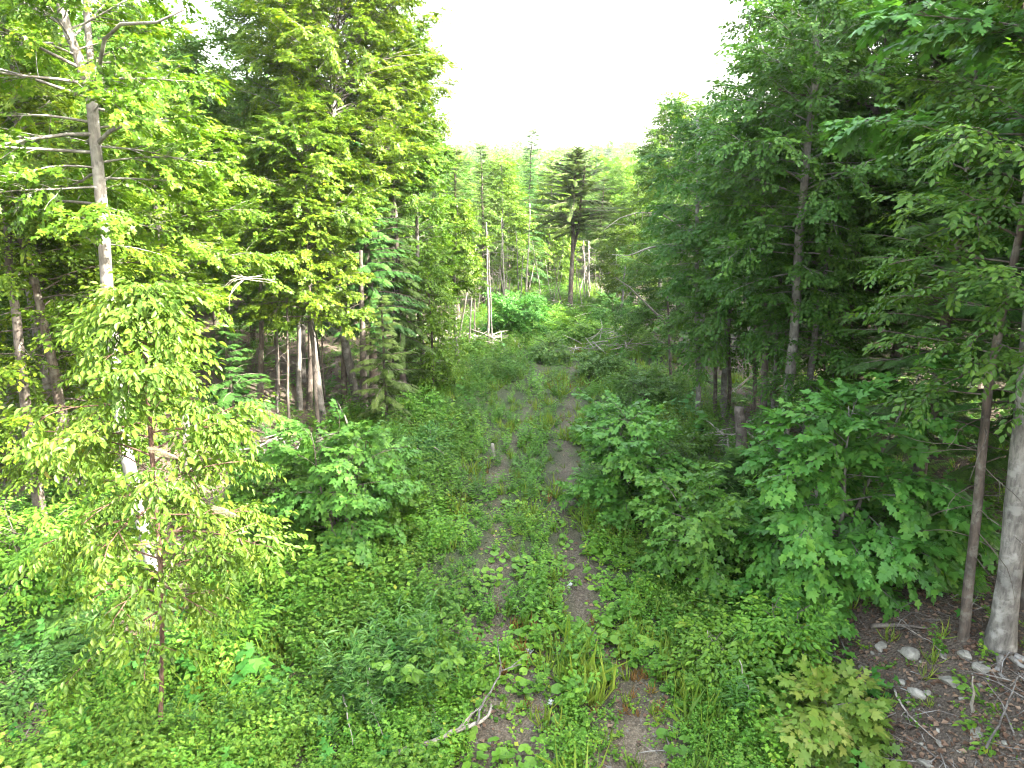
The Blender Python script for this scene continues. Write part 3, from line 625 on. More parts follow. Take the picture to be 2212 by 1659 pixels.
# ------------------------------------------------------------------ far end of the clearing
b = ground(1231, 672); loc = tuple(b); Yc = b[1]
P = local([(1231,672),(1234,600),(1238,520),(1236,470),(1240,400),(1244,350),(1250,322)], Yc, loc)
st = local([(1237,545),(1250,490),(1254,440),(1262,380),(1264,350)], Yc, loc)
make_tree('cedar_tree', 'cedar', 'lone dark cedar with a double trunk at the far end of the track', loc, 51, P[-1,2], .40, 2.9, 230, kind='conifer', path=P, leaf='cedar', sp='needle_mid', bark='dark', r0=.15, prof='cone', droop=.3, el0=.05, el1=.35, extra=[(st, .10, .03)], dead=20, deadL=1.5, gap=.15, ls=.66, thin=.3, bare=.15, wild=.2)
def TT(*a, **k): return T(*a, **k)
TT('spruce_tree', 'narrow spire topped spruce rising above the far tree line', 1145, 50, 282, 600, 44, 52, kind='conifer', leaf='hemlock', ls=1.5, sp='needle_far', bark='dark', r0=.09, nl=120, prof='spire', gap=.25)
TT('maple_tree', 'light green rounded tree in the centre of the far edge', 1085, 47, 345, 590, 62, 53, leaf='mid', sp='dia', bark='grey', r0=.12, nl=60, prof='wide', el0=.3, el1=1.1, twig=1.3, ls=1.4)
TT('broadleaf_tree', 'bushy light green tree between spire and lone cedar', 1190, 54, 375, 600, 58, 54, leaf='mid', sp='dia', bark='grey', r0=.12, nl=55, prof='wide', el0=.3, el1=1.1, twig=1.4, ls=1.5)
TT('spruce_tree', 'dark pointed conifer at the left start of the far tree line', 935, 36, 292, 620, 45, 55, kind='conifer', leaf='hemlock', ls=1.5, sp='needle_far', bark='dark', r0=.13, nl=100, prof='cone', gap=.2)
TT('spruce_tree', 'dull green conifer second in the far tree line', 985, 39, 322, 640, 48, 56, kind='conifer', leaf='cedar', ls=1.5, sp='needle_far', bark='dark', r0=.13, nl=100, prof='cone', gap=.2)
TT('spruce_tree', 'slender conifer with a knobbly tip third in the far tree line', 1042, 43, 316, 640, 36, 57, kind='conifer', leaf='cedar', ls=1.5, sp='needle_far', bark='dark', r0=.12, nl=100, prof='cone', gap=.2)
TT('broadleaf_tree', 'pale green tree in the haze right of the lone cedar', 1320, 62, 398, 600, 55, 58, leaf='mid', sp='dia', bark='grey', r0=.12, nl=50, prof='wide', el0=.3, el1=1.1, twig=1.4, ls=1.6)
TT('spruce_tree', 'bushy conifer behind the right shoulder of the lone cedar', 1300, 56, 380, 600, 45, 59, kind='conifer', leaf='cedar', ls=1.5, sp='needle_far', bark='dark', r0=.12, nl=80, prof='cone', gap=.25)
TT('maple_tree', 'low light green maple at the right end of the clearing', 1370, 44, 400, 640, 70, 60, leaf='mid', sp='dia', bark='grey', r0=.12, nl=60, prof='wide', el0=.2, el1=1.0, twig=1.3, ls=1.3)
TT('pine_tree', 'tall sunlit yellow green tree at the left tip of the right wood', 1440, 40, 228, 560, 62, 61, leaf='maple_lit', sp='dia', bark='grey', r0=.14, nl=91, prof='up', el0=.2, el1=1.1, twig=1.2, ls=1.3)
TT('spruce_tree', 'pointed conifer poking above the sunlit tip of the right wood', 1492, 37, 208, 560, 45, 62, kind='conifer', leaf='cedar', ls=1.5, sp='needle_far', bark='dark', r0=.13, nl=90, prof='cone', gap=.2)
# ------------------------------------------------------------------ right wood
def TR(*a, **k): return T(*a, **k)
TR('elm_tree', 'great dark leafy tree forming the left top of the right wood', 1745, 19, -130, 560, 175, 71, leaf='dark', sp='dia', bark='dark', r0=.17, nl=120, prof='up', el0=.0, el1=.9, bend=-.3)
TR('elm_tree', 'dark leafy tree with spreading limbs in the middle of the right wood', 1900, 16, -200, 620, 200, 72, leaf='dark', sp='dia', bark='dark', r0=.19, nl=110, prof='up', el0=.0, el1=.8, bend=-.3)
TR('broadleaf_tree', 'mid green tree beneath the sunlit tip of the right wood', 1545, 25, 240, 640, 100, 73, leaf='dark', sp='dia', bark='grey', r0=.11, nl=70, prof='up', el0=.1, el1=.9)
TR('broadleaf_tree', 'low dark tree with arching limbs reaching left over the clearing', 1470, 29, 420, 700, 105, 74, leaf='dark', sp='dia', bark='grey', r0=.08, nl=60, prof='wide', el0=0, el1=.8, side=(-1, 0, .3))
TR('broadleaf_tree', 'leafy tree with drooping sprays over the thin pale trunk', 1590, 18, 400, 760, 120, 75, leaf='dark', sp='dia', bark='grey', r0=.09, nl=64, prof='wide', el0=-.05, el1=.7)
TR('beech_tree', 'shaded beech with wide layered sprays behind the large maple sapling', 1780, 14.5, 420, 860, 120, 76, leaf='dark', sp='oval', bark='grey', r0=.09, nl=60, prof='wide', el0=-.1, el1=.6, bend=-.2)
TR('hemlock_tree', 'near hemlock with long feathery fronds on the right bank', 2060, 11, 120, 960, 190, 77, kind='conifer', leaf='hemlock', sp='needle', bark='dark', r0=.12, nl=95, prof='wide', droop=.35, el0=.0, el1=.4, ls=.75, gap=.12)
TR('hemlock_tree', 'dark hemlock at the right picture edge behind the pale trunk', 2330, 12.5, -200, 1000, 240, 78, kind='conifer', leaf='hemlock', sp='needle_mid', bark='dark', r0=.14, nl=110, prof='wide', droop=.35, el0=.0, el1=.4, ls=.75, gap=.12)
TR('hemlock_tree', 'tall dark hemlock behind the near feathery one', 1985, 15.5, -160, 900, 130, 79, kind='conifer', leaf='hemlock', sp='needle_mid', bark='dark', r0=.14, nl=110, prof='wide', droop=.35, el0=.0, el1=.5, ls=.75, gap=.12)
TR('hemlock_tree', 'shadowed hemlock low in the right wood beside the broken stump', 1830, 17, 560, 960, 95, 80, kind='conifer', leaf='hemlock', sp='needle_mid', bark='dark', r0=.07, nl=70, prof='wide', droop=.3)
TR('spruce_tree', 'small shaded spruce left of the large maple sapling', 1600, 13.0, 980, 1160, 70, 81, kind='conifer', leaf='hemlock', sp='needle_mid', bark='dark', r0=.03, nl=50, prof='cone', droop=.2)
# overhanging maple at right, rooted beyond the frame
T('hemlock_tree', 'hemlock boughs reaching in from the right picture edge over the dark rough trunk', 2440, 8.4, -250, 930, 250, 83, kind='conifer', leaf='hemlock', sp='needle', bark='dark', r0=.13, nl=100, prof='up', droop=.35, el0=.0, el1=.4, ls=.95, side=(-1, -.3, .35))
loc = (8.2, 7.6, float(hgt(8.2, 7.6)))
make_tree('maple_tree', 'tree', 'bright maple branch hanging into the upper right corner from beyond the edge', loc, 82, 9.0, .48, 2.9, 40, leaf='maple', sp='maple', bark='grey', r0=.11, prof='up', el0=-.05, el1=.7, bend=-.2, side=(-1, .3, .4))
pole('bare_tree', 'thin pale trunk standing at the left edge of the right wood', 1508, 895, 1522, 250, .08, 500, 'pale', group='right wood trunks', dead=8, crown=('dark','dia',.45,1.5,44))
pole('bare_tree', 'pale grey trunk, thickest of those inside the right wood', 1690, 985, 1765, 60, .115, 501, 'pale', group='right wood trunks', dead=4, crown=('dark','dia',.40,2.0,70))
pole('bare_tree', 'thin pale trunk just left of the thick grey trunk', 1668, 935, 1694, 450, .045, 502, 'grey', group='right wood trunks', dead=4)
pole('bare_tree', 'dark trunk deep in shade left of the broken stump', 1650, 935, 1648, 250, .09, 503, 'brown', group='right wood trunks', dead=4, crown=('dark','dia',.40,1.5,44))
pole('broken_stump', 'broken splintered dark stump in the right wood', 1607, 1020, 1598, 880, .14, 504, 'brown', cat='stump', group='right wood trunks', dead=2, r1=.10)
pole('bare_tree', 'slanting fallen pole leaning in the shade of the right wood', 1580, 850, 1640, 795, .04, 505, 'dead', group='right wood trunks', dead=2)
pole('bare_tree', 'slim dark upright trunk at the far right side of the clearing', 1342, 692, 1352, 560, .08, 506, 'grey', group='right wood trunks', dead=3)
for k, (a, b_, c, d) in enumerate([(1545,900,1550,600),(1575,890,1572,600),(1625,900,1632,600),(1745,900,1752,640),(1780,920,1790,640),(1850,930,1850,650),(1450,850,1440,640)]):
    pole('bare_tree', 'one of the thin dim trunks deep in the right wood', a, b_, c, d, .06, 510+k, 'dark', group='dim trunks in the right wood', dead=3)
pole('bare_tree', 'dark rough trunk just left of the smooth pale trunk at right', 2082, 1378, 2315, 0, .065, 520, 'dark', dead=22, deadL=1.1, crown=('dark','oval',.42,1.5,44))
pole('bare_tree', 'large smooth pale grey trunk with flared roots at the right edge', 2160, 1400, 2330, -300, .130, 521, 'pale', dead=0, r1=.09, flare=.8, wob=.004)
pole('bare_tree', 'dark trunk low at the left edge of the photo', 100, 1165, 0, 400, .10, 522, 'brown', dead=4)
# ------------------------------------------------------------------ saplings and shrubs
b0 = ground(346, 1600); loc = tuple(b0)
P = local([(346,1600),(350,1420),(349,1250),(338,1100),(326,950),(318,820),(310,700),(312,620)], b0[1], loc)
make_tree('birch_sapling', 'sapling', 'red stemmed sapling with drooping pointed leaves in the left foreground', loc, 90, P[-1,2], .20, 1.35, 60, path=P, leaf='birch', sp='oval_hang', bark='red', r0=.026, prof='cone', el0=.1, el1=.9, bend=-.45, droop=.06, twig=.7, dens=1.0, ls=.85)
T('maple_sapling', 'large bright maple sapling standing on the right bank', 1820, 9.7, 790, 1400, 200, 91, cat='sapling', leaf='maple', sp='maple', bark='grey', r0=.045, nl=64, prof='wide', el0=.1, el1=.9, stems=3, bend=-.35, dens=.75, twig=.7)
T('maple_sapling', 'low maple sapling to the right of the largest one, before the dark trunk', 2010, 9.6, 1060, 1350, 110, 92, cat='sapling', leaf='maple', sp='maple', bark='grey', r0=.03, nl=26, prof='wide', el0=.1, el1=.9, stems=2, dens=.75, twig=.6)
T('maple_sapling', 'rounded dark green maple shrub right beside the track', 1350, 13.6, 880, 1170, 108, 93, cat='sapling', leaf='maple', sp='maple_s', bark='brown', r0=.035, nl=44, prof='round', el0=.1, el1=1.0, stems=4, twig=.6)
T('maple_sapling', 'light green maple shrub between the dark shrub and the largest sapling', 1500, 10.9, 1040, 1310, 112, 94, cat='sapling', leaf='maple', sp='maple_s', bark='brown', r0=.03, nl=40, prof='round', el0=.1, el1=1.0, stems=4, twig=.6)
T('maple_sapling', 'tall bushy maple sapling on the left of the track with thin dark stems', 735, 11.8, 905, 1235, 118, 95, cat='sapling', leaf='maple', sp='maple_s', bark='dark', r0=.03, nl=52, prof='round', el0=.1, el1=1.0, stems=5, twig=.6)
T('maple_sapling', 'light green maple sapling right of the tall bushy left one', 840, 12.6, 1010, 1250, 70, 96, cat='sapling', leaf='mid', sp='maple_s', bark='dark', r0=.025, nl=32, prof='round', el0=.1, el1=1.0, stems=3, twig=.55)
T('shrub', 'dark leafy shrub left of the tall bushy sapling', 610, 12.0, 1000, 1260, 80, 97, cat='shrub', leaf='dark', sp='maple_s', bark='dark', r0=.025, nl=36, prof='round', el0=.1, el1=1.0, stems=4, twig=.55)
T('shrub', 'round bright bush at the far left side of the clearing', 1122, 33, 648, 745, 62, 98, cat='shrub', leaf='maple', sp='dia', bark='dark', r0=.03, nl=60, prof='round', el0=.1, el1=1.1, stems=5, twig=.8)
T('shrub', 'yellowing maple shrub at the bottom edge right of the track', 1775, 7.1, 1510, 1700, 100, 99, cat='shrub', leaf='yellow', sp='maple', bark='brown', r0=.02, nl=22, prof='round', el0=.1, el1=1.0, stems=3, twig=.45)
T('shrub', 'bluish green bush in the left bottom corner region', 70, 9.4, 1120, 1500, 130, 100, cat='shrub', leaf='herb', sp='oval', bark='dark', r0=.03, nl=44, prof='round', el0=.1, el1=1.0, stems=5, twig=.6)
T('shrub', 'leafy bush beside the foot of the dark left trunk', 190, 11.2, 1080, 1330, 100, 101, cat='shrub', leaf='dark', sp='oval', bark='dark', r0=.03, nl=38, prof='round', el0=.1, el1=1.0, stems=4, twig=.6)
T('shrub', 'pale green cherry shrub with round leaves above the yellowing shrub', 1690, 8.3, 1310, 1480, 65, 102, cat='shrub', leaf='herb', sp='oval', bark='brown', r0=.015, nl=24, prof='round', el0=.1, el1=1.0, stems=3, twig=.45)
SH = [(480,1420,8.6,70,'herb','low leafy shrub right of the red stem'),(640,1300,10.2,60,'herb','low shrub below the tall bushy sapling'),(930,1000,17,48,'herb_blue','bluish shrub on the left verge beyond the saplings'),
 (905,905,20,45,'herb','small shrub by the flared brown trunk'),(1300,820,25,50,'herb_blue','small bush on the right verge far along the track'),(1395,870,21,60,'herb_blue','dark bush behind the rounded maple shrub'),
 (1290,960,18,40,'herb','small bush right of the wheel rut'),(1480,1000,15,60,'dark','shaded shrub behind the light green maple shrub'),(1010,770,29,40,'herb','small bush in front of the brush pile'),
 (1560,1450,8.2,70,'herb','low shrub on the right verge near the pale sticks'),(1620,1200,11.5,60,'dark','shaded low shrub left of the largest maple sapling'),(2180,1640,6.6,50,'herb','bright small shrub in the right bottom corner'),
 (40,1560,7.6,90,'herb_blue','feathery bush in the left bottom corner'),(1190,780,28,34,'herb_blue','small clump in the middle of the far clearing'),(1250,740,32,44,'herb','low bush in the far clearing before the lone cedar'),
 (1180,720,36,44,'herb','low bush right of the round bright bush'),(1330,700,36,50,'herb_blue','low bush at the far right of the clearing')]
for k, (px, py, Yq, hw, lf, lb) in enumerate(SH):
    T('shrub', lb, px, Yq, py-hw*.9, py+hw*.7, hw, 600+k, cat='shrub', leaf=lf, sp='dia' if Yq > 12 else 'oval', bark='dark', r0=.015, nl=26, prof='round', el0=.2, el1=1.1, stems=4, twig=.5, group='low shrubs of the clearing')
# ------------------------------------------------------------------ the wood behind: copies of a few kinds
rb = np.random.default_rng(808)
KINDS = []
def kind_tree(seed, H, lo, Rr, nl, **kw):
    return lambda loc, label, group: make_tree(kw.get('nm', 'forest_tree'), 'tree', label, loc, seed, H, lo, Rr, nl, group=group, **{k: v for k, v in kw.items() if k != 'nm'})
protoB = [kind_tree(900+k, 11, .22, 2.6, 70, leaf=lf, sp='dia', bark='dark', r0=.13, prof='up', el0=.1, el1=1.0, twig=1.1, ls=1.25, dead=8) for k, lf in enumerate(['mid', 'dark', 'dark'])]
protoC = [kind_tree(910+k, 11, .15, 2.0, 90, nm='forest_conifer', kind='conifer', leaf='hemlock', sp='needle_far', bark='dark', r0=.13, prof='cone', gap=.22, ls=1.2) for k in range(2)]
first = {}
def forest(x, y, H, side):
    con = rb.random() < .35; k = int(rb.integers(2 if con else 3)); key = (con, k, side)
    LB = {'left': ('broadleaf tree among many deep in the left wood', 'conifer among others deep in the left wood'),
          'right': ('broadleaf tree among many deep in the right wood', 'conifer among others deep in the right wood'),
          'far': ('broadleaf tree in the hazy wood beyond the clearing', 'conifer in the hazy wood beyond the clearing')}[side][int(con)]
    GR = {'left': 'trees deep in the left wood', 'right': 'trees deep in the right wood', 'far': 'trees of the wood beyond the clearing'}[side]
    z = float(hgt(x, y))-.05
    base = first.get((con, k))
    if base is None:
        base = (protoC if con else protoB)[k]((x, y, z), LB, GR); first[(con, k)] = base
        base.scale = (H/11,)*3; return
    s = H/11; q = rb.uniform(.85, 1.15)
    dup(base, (x, y, z), rb.random()*6.28, (s*q, s*q, s), LB, GR)
def fill(x0, x1, y0, y1, step, Hf, side, keep):
    for yy in np.arange(y0, y1, step):
        for xx in np.arange(x0, x1, step):
            x = xx+rb.uniform(-.4, .4)*step; y = yy+rb.uniform(-.4, .4)*step
            if keep(x, y): forest(x, y, Hf(x, y)*rb.uniform(.88, 1.08), side)
fill(-32, -5.5, 12, 60, 3.6, lambda x, y: (5.9+.17*y if x > -.62*y else 9.5) if y < 30 else 10.5, 'left', lambda x, y: x < -7.5-.0*y+np.interp(y, [12, 20, 30, 45, 60], [-2.5, 0, 2, 3.5, 5]) and x > -.85*y-2)
fill(8, 32, -4, 60, 3.6, lambda x, y: 13.5 if y < 24 else 9, 'right', lambda x, y: x > np.interp(y, [-4, 8, 12, 20, 30, 40, 60], [8.5, 9, 9.5, 8.5, 10, 17, 20]) and (x < .85*y+2 or (y < 12 and x < 19)))
fill(-8, 24, 58, 96, 4.5, lambda x, y: 8.4+.03*(y-58), 'far', lambda x, y: abs(x) < .3*y+6)
# far wooded hill: nobody could count it
def far_wood():
    r = np.random.default_rng(42); n = 5200; yy = 130*(620/130)**r.random(n); x = (r.random(n)*2-1)*.45*yy+10
    g = Geo(); z = hgt(x, yy); M = 0; P, D, U, S = [], [], [], []
    lv = leaf_dia(.5, .1, .1); pr = []
    for k in range(4):
        m = 150; a = r.random(m)*6.28; t = r.random(m); rad = .42*np.sqrt(np.clip(1-(2*t-.8)**2/1.6, .03, 1)) if k < 3 else .30*(1-t)+.03
        rad = rad*np.sqrt(r.random(m))
        p = np.stack([rad*np.cos(a), rad*np.sin(a), .2+.85*t], -1); d = r.normal(size=(m,3))*[1,1,.4]
        pr.append(build_proto(lv, p, d, r.normal(size=(m,3))*.5+[0,0,1], r.uniform(.09, .17, m)))
    H = r.uniform(8, 12, n)*(1+.15*r.normal(size=n)); th = r.random(n)*6.28
    stamp_mix(g, pr, np.stack([x, yy, z-1], -1), np.stack([np.cos(th), np.sin(th), 0*th], -1), np.tile([0,0,1.], (n,1)), H, r, .6)
    link('distant_wood', mesh_of('distant_wood', g, G['mid']), None, kind='stuff', label='hazy wooded hill far beyond the clearing', category='distant wood')
far_wood()
# ------------------------------------------------------------------ dead wood, roots, rocks, small things
def stick(name, label, pts, r0, bark='dead', cat='fallen branch', lift=.05, seed=0, forks=2, group=None, r1=.35):
    rng = np.random.default_rng(seed); W = []
    for p in pts:
        q = ground(p[0], p[1]); 
        if len(p) > 2: q = at(p[0], p[1], q[1] if len(p) < 4 else ground(p[2], p[3])[1])
        W.append(q+[0, 0, lift])
    W = np.array(W); b = W[0].copy(); root = empty(name, b, label, cat, group); g = Geo(); P = W-b
    Q = lerp_path(P, np.linspace(0, 1, 4*len(P))); Q[1:] += np.cumsum(rng.normal(size=(len(Q)-1,3))*.008, 0)
    tube(g, Q, np.linspace(r0, r0*r1, len(Q)), 7, rng, .08)
    if forks:
        g2 = g
        for k in range(forks):
            q = lerp_path(Q, rng.uniform(.35, .9)); d = unit(Q[-1]-Q[0]); A, _, _ = grow(rng, q, math.atan2(d[1], d[0])+rng.choice([-1,1])*rng.uniform(.4, .9), .25+.3*rng.random(), .35*rng.uniform(.6, 1.4), 4, -.2, .15)
            tube(g2, A, np.linspace(r0*.5, .003, len(A)), 5, rng, .05)
    link('branch', mesh_of('branch', g, BK[bark], True), root)
    return root
#stick('x', ' from the coltsfoot at the bottom centre', [(1020,1580),(1040,1540,1020,1580),(1060,1500,1020,1580),(1090,1475,1020,1580),(1125,1470,1020,1580)], 0.0210, 'grey', seed=1, forks=3) if False else None
stick('fallen_branch', 'gnarled pale branch lying at the bottom edge left of the gravel', [(850,1655),(930,1640),(985,1615),(1030,1600),(1068,1585),(1072,1560)], 0.0375, 'dead', seed=2, forks=4, lift=.2)
stick('fallen_branch', 'dark forked branch crossing the coltsfoot at the bottom centre', [(1030,1610),(1040,1560),(1062,1520),(1085,1490),(1130,1480)], 0.0180, 'grey', seed=3, forks=3, lift=.32)
stick('fallen_branch', 'thin pale branch slanting in the coltsfoot patch left of the gravel', [(870,1470),(905,1515),(940,1560),(955,1600)], 0.0135, 'dead', seed=4, lift=.18)
stick('fallen_branch', 'long pale stick at the bottom edge left of the gnarled branch', [(742,1535),(755,1590),(770,1655)], 0.0135, 'dead', seed=5, lift=.35, forks=0)
stick('fallen_branch', 'curving thin pale stick just left of the gnarled branch', [(800,1480),(792,1540),(810,1600),(830,1650)], 0.0112, 'dead', seed=6, lift=.35, forks=1)
stick('fallen_branch', 'long pale pole on the bank sloping to the bottom edge', [(1840,1495),(1875,1580),(1925,1659)], 0.0210, 'dead', seed=7, lift=.12, forks=1)
stick('fallen_branch', 'pale pole on the bank pointing at the white rocks', [(1930,1500),(1965,1560),(2030,1620)], 0.0150, 'dead', seed=8, lift=.08, forks=2)
stick('fallen_branch', 'long grey stick leaning up the bank at the right bottom', [(2125,1640),(2165,1570),(2200,1480)], 0.0150, 'grey', seed=9, lift=.15, forks=1)
stick('fallen_branch', 'thin bare twig arching before the dark rough trunk', [(2030,1420),(2000,1390),(1960,1370)], 0.0090, 'dead', seed=10, lift=.10)
stick('fallen_branch', 'grey log in the shade beneath the largest maple sapling', [(1880,1360),(1950,1362),(2010,1365)], 0.0375, 'brown', seed=11, lift=.06)
stick('fallen_branch', 'silvery branch on the leaf litter left of the red stem', [(230,1420),(270,1405),(300,1380)], 0.0225, 'dead', seed=12, lift=.04)
stick('fallen_branch', 'pale stick over the litter at the foot of the leaning tree', [(255,1435),(285,1440),(330,1425)], 0.0150, 'dead', seed=13, lift=.05)
for k, (a, b_, c, d, lb) in enumerate([(1541,1450,1532,1352,'tall thin pale stick standing among the right verge weeds, the highest of three'),(1616,1520,1602,1425,'thin pale stick left of a pair in the right verge weeds'),(1630,1545,1618,1470,'thin pale stick right of a pair in the right verge weeds'),(1652,1520,1646,1478,'short forked pale twig beside the pair of sticks'),(2098,1540,2098,1455,'short grey root end sticking up from the bank rocks')]):
    b = ground(a, b_); tp = at(c, d, b[1]-.1); rng = np.random.default_rng(700+k); t = np.linspace(0, 1, 8)[:,None]; root = empty('dead_stick', b, lb, 'stick', 'upright dead sticks on the right')
    P = (tp-b)*t+np.cumsum(rng.normal(size=(8,3))*.012, 0); g = Geo(); tube(g, P-P[0]-[0,0,.05], np.linspace(.014 if k < 4 else .025, .006, 8), 6, rng, .05); dead_twigs(g, rng, P-P[0], .3, .9, 2, .25, .005)
    link('stem', mesh_of('stem', g, BK['dead'], True), root)
# arching dead branches on the right wood edge
for k, (pts, Yq, lb, r0) in enumerate([([(1480,540),(1440,528),(1400,536),(1360,552),(1322,550)], 22, 'pale bare branch curving left out of the right wood', .045),
      ([(1470,490),(1430,462),(1380,458),(1340,470),(1300,500)], 24, 'upper arching grey bare branch at the right wood edge', .03),
      ([(1440,700),(1400,660),(1360,620),(1330,600)], 22, 'long bare pole leaning out from the right wood low over the clearing', .04),
      ([(1900,230),(1800,215),(1700,200),(1620,165)], 15.5, 'long dark bare limb slanting through the great dark crown', .04),
      ([(500,596),(540,600),(520,602)], 13, 'short pale twig stub sticking from the left maple', .015)]):
    W = np.array([at(px, py, Yq-.25*j) for j, (px, py) in enumerate(pts)]); rng = np.random.default_rng(740+k)
    root = empty('dead_branch', W[0], lb, 'branch'); P = lerp_path(W-W[0], np.linspace(0, 1, 14)); g = Geo(); tube(g, P, np.linspace(r0, .008, 14), 6, rng, .06)
    dead_twigs(g, rng, P, .2, .95, 9, .9, .010); link('branch', mesh_of('branch', g, BK['dark' if k == 3 else 'dead'], True), root)
def brush(px, py, W_, n, L_, label, seed, bark='dead'):
    b = ground(px, py); rng = np.random.default_rng(seed); root = empty('brush_pile', b, label, 'brush pile'); g = Geo()
    for _ in range(n):
        p = np.array([rng.normal()*W_, rng.normal()*W_*.5, rng.random()*.5+.15]); a = rng.random()*6.28; l = L_*rng.uniform(.3, 1.1); e = rng.normal()*.3
        Q, _, _ = grow(rng, p, a, e, l, 5, -.2, .12); tube(g, Q, np.linspace(rng.uniform(.012, .035), .006, len(Q)), 5, rng, .05)
    link('sticks', mesh_of('sticks', g, BK[bark]), root)
brush(1010, 748, 1.0, 60, 1.8, 'heap of pale dead sticks at the left edge of the far clearing', 760)
brush(1060, 745, .8, 30, 1.4, 'small scatter of pale dead sticks under the round bright bush', 763)
brush(1315, 765, .8, 50, 1.5, 'heap of dark and pale sticks at the right edge of the far clearing', 761)
brush(1330, 735, .6, 24, 1.2, 'upper small heap of sticks on the right edge of the far clearing', 764)
brush(1570, 985, .5, 26, 1.0, 'tangle of pale dead roots and sticks left of the broken stump', 762)
brush(700, 985, .9, 30, 1.1, 'scattered dead twigs on the shaded slope behind the left sapling', 765)
brush(590, 1010, .5, 24, .9, 'pile of grey twigs below the left trunks', 766)
brush(1215, 678, 1.6, 36, 1.6, 'dead sticks strewn round the foot of the lone cedar', 767)
rk = np.random.default_rng(55)
def rock(px, py, s, label=None, fl=.55):
    b = ground(px, py); V, Fc = rock_shape(rk, s, s*rk.uniform(.6, .9), s*fl); g = Geo(); g.add(V, [Fc], [np.full(len(Fc), .5)])
    o = link('rock', mesh_of('rock', g, ROCK), None, label=label or 'one of the small pale stones scattered over the bare right bank', category='rock', group='pale rocks on the right bank')
    o.location = (b[0], b[1], b[2]+s*fl*.25); o.rotation_euler = (rk.normal()*.2, rk.normal()*.2, rk.random()*6)
for px, py, s, lb in [(2055,1478,.17,'largest white angular rock in the middle of the right bank'),(1980,1500,.13,'flat pale slab of rock left of the largest white rock'),(2120,1448,.12,'white rock below the flared roots of the pale trunk'),(1965,1415,.16,'buff rock half buried at the top of the bank below the sapling'),(1905,1400,.12,'rounded buff rock under the leaves of the largest sapling'),
      (2035,1418,.10,'pale rock between the two right trunks'),(2085,1420,.11,'grey rock right below the dark rough trunk'),(2110,1590,.12,'pale flat rock low on the bank near the bottom edge'),(2000,1650,.11,'white rock cut by the bottom edge'),(370,1400,.17,'grey boulder behind the red stem'),(355,1330,.13,'small pale rock at the foot of the leaning tree'),(1418,915,.22,'grey boulder beyond the dark maple shrub')]:
    rock(px, py, s, lb)
for k in range(26): rock(rk.uniform(1850, 2190), rk.uniform(1400, 1640), rk.uniform(.025, .07))
for k in range(5): rock(rk.uniform(1650, 1800), rk.uniform(1430, 1530), rk.uniform(.03, .07))
# roots of the pale trunk
b = ground(2165, 1415); rng = np.random.default_rng(9); root = empty('tree_roots', b, 'pale bare roots running down the bank from the large smooth trunk', 'roots'); g = Geo()
for k in range(5):
    a = -pi/2+rng.normal()*.9; P = [np.array([math.cos(a)*.12, math.sin(a)*.12, .06])]
    for j in range(4):
        a += rng.normal()*.3; q = P[-1]+np.array([math.cos(a), math.sin(a), 0])*.12; q[2] = hgt(b[0]+q[0], b[1]+q[1])-b[2]-.012*j+.01; P.append(q)
    tube(g, lerp_path(P, np.linspace(0, 1, 14)), np.linspace(.035, .006, 14), 6, rng, .10)
link('root', mesh_of('root', g, BK['grey'], True), root)
# pale stump and white fluff on the track
pole('stump', 'short bleached broken stump at the left of the track', 1066, 990, 1064, 958, .06, 530, 'dead', cat='stump', dead=0, r1=.04)
m, N, L, B, O = mat_new('white_fluff'); B.inputs["Base Color"].default_value = (.36, .38, .37, 1); B.inputs["Roughness"].default_value = 1
FL = m
for k, (px, py, lb) in enumerate([(1138,1385,'long clump of white seed fluff in the middle of the coltsfoot'),(1142,1418,'small white clump just below the long clump of fluff'),(1108,1322,'white fluffy patch above the long clump of fluff'),(1232,1272,'white scrap among leaves left of the right wheel rut'),(1188,1528,'white scrap lying alone on the bare gravel')]):
    b = ground(px, py); r = np.random.default_rng(800+k); M = 26; g = Geo(); S_ = .07 if k != 4 else .03
    pr = Proto(leaf_dia(.5, .2, .2)[0], leaf_dia()[1], [np.zeros(2, int)])
    stamp(g, pr, r.normal(size=(M,3))*[S_*.4, S_*.6, .02]+[0,0,.08], r.normal(size=(M,3)), r.normal(size=(M,3)), r.uniform(.015, .045, M), r, 1)
    o = link('seed_fluff', mesh_of('seed_fluff', g, FL), None, label=lb, category='seed fluff', group='white fluff on the track'); o.location = tuple(b)
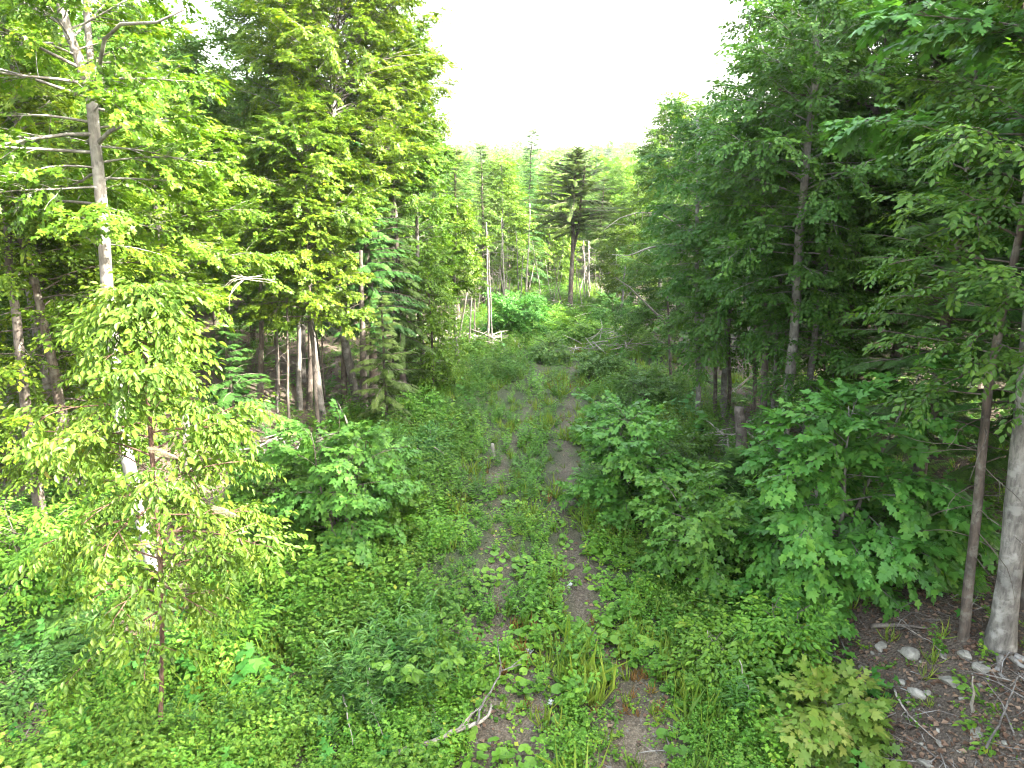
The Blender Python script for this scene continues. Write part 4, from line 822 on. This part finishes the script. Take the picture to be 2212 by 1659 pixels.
# webs of caterpillars on the red stemmed sapling
m, N, L, B, O = mat_new('silk_web'); tc = N.new("ShaderNodeTexCoord"); mp = N.new("ShaderNodeMapping"); mp.inputs["Scale"].default_value = (3, 14, 14); L.new(tc.outputs["Object"], mp.inputs[0])
nz = noise(N, L, mp.outputs[0], 3, 5); B.inputs["Base Color"].default_value = (.24, .20, .13, 1); B.inputs["Roughness"].default_value = .9
tr = N.new("ShaderNodeBsdfTransparent"); ms = N.new("ShaderNodeMixShader"); rm = ramp(N, L, nz.outputs["Fac"], [(.35, (.08,.08,.08)), (.65, (.55,.55,.55))]); L.new(rm.outputs[0], ms.inputs[0]); L.new(tr.outputs[0], ms.inputs[1]); L.new(B.outputs[0], ms.inputs[2]); L.new(ms.outputs[0], O.inputs[0])
for k, (p0, p1, lb) in enumerate([((318,968),(385,990),'pale silk web nest stretched beside the red stem, the upper one'),((458,1098),(515,1115),'pale silk web nest out on a right hand branch, the lower one')]):
    Yw = ground(346, 1600)[1]-.35-.45*k; a_, b_ = at(*p0, Yw), at(*p1, Yw-.2); r = np.random.default_rng(850+k); g = Geo(); nseg, ns = 14, 10; V = []
    for i in range(nseg):
        t = i/(nseg-1); w_ = .055*math.sin(pi*min(1, t*.9+.08))**.7*(1.1-t*.6); c = (b_-a_)*t
        for j in range(ns):
            q = j/ns*2*pi; V.append(c+np.array([r.normal()*.006, math.cos(q)*w_*.7, math.sin(q)*w_*.8+r.normal()*.008]))
    i = np.arange(nseg-1)[:,None]*ns; j = np.arange(ns)[None,:]; F = np.stack([i+j, i+(j+1)%ns, i+ns+(j+1)%ns, i+ns+j], -1).reshape(-1, 4)
    g.add(V, [F], [np.full(len(F), .5)]); o = link('silk_web', mesh_of('silk_web', g, m, True), None, label=lb, category='web nest', group='silk webs on the sapling'); o.location = tuple(a_)
# ------------------------------------------------------------------ hazy air
def haze(D):
    me = bpy.data.meshes.new('haze'); x0, x1, y0, y1, z0, z1 = -900, 900, -120, 900, -8, 80
    V = [(x, y, z) for z in (z0, z1) for y in (y0, y1) for x in (x0, x1)]; me.from_pydata(V, [], [(0,2,3,1),(4,5,7,6),(0,1,5,4),(2,6,7,3),(0,4,6,2),(1,3,7,5)])
    m = bpy.data.materials.new('haze'); m.use_nodes = True; N = m.node_tree.nodes; N.clear(); o = N.new("ShaderNodeOutputMaterial"); v = N.new("ShaderNodeVolumePrincipled")
    v.inputs["Color"].default_value = (.93, .96, 1, 1); v.inputs["Density"].default_value = D; v.inputs["Anisotropy"].default_value = .3
    m.node_tree.links.new(v.outputs[0], o.inputs["Volume"]); me.materials.append(m); link('haze', me, None, kind='stuff', label='thin pale haze in the air over the clearing', category='haze')
if HAZE: haze(HAZE)
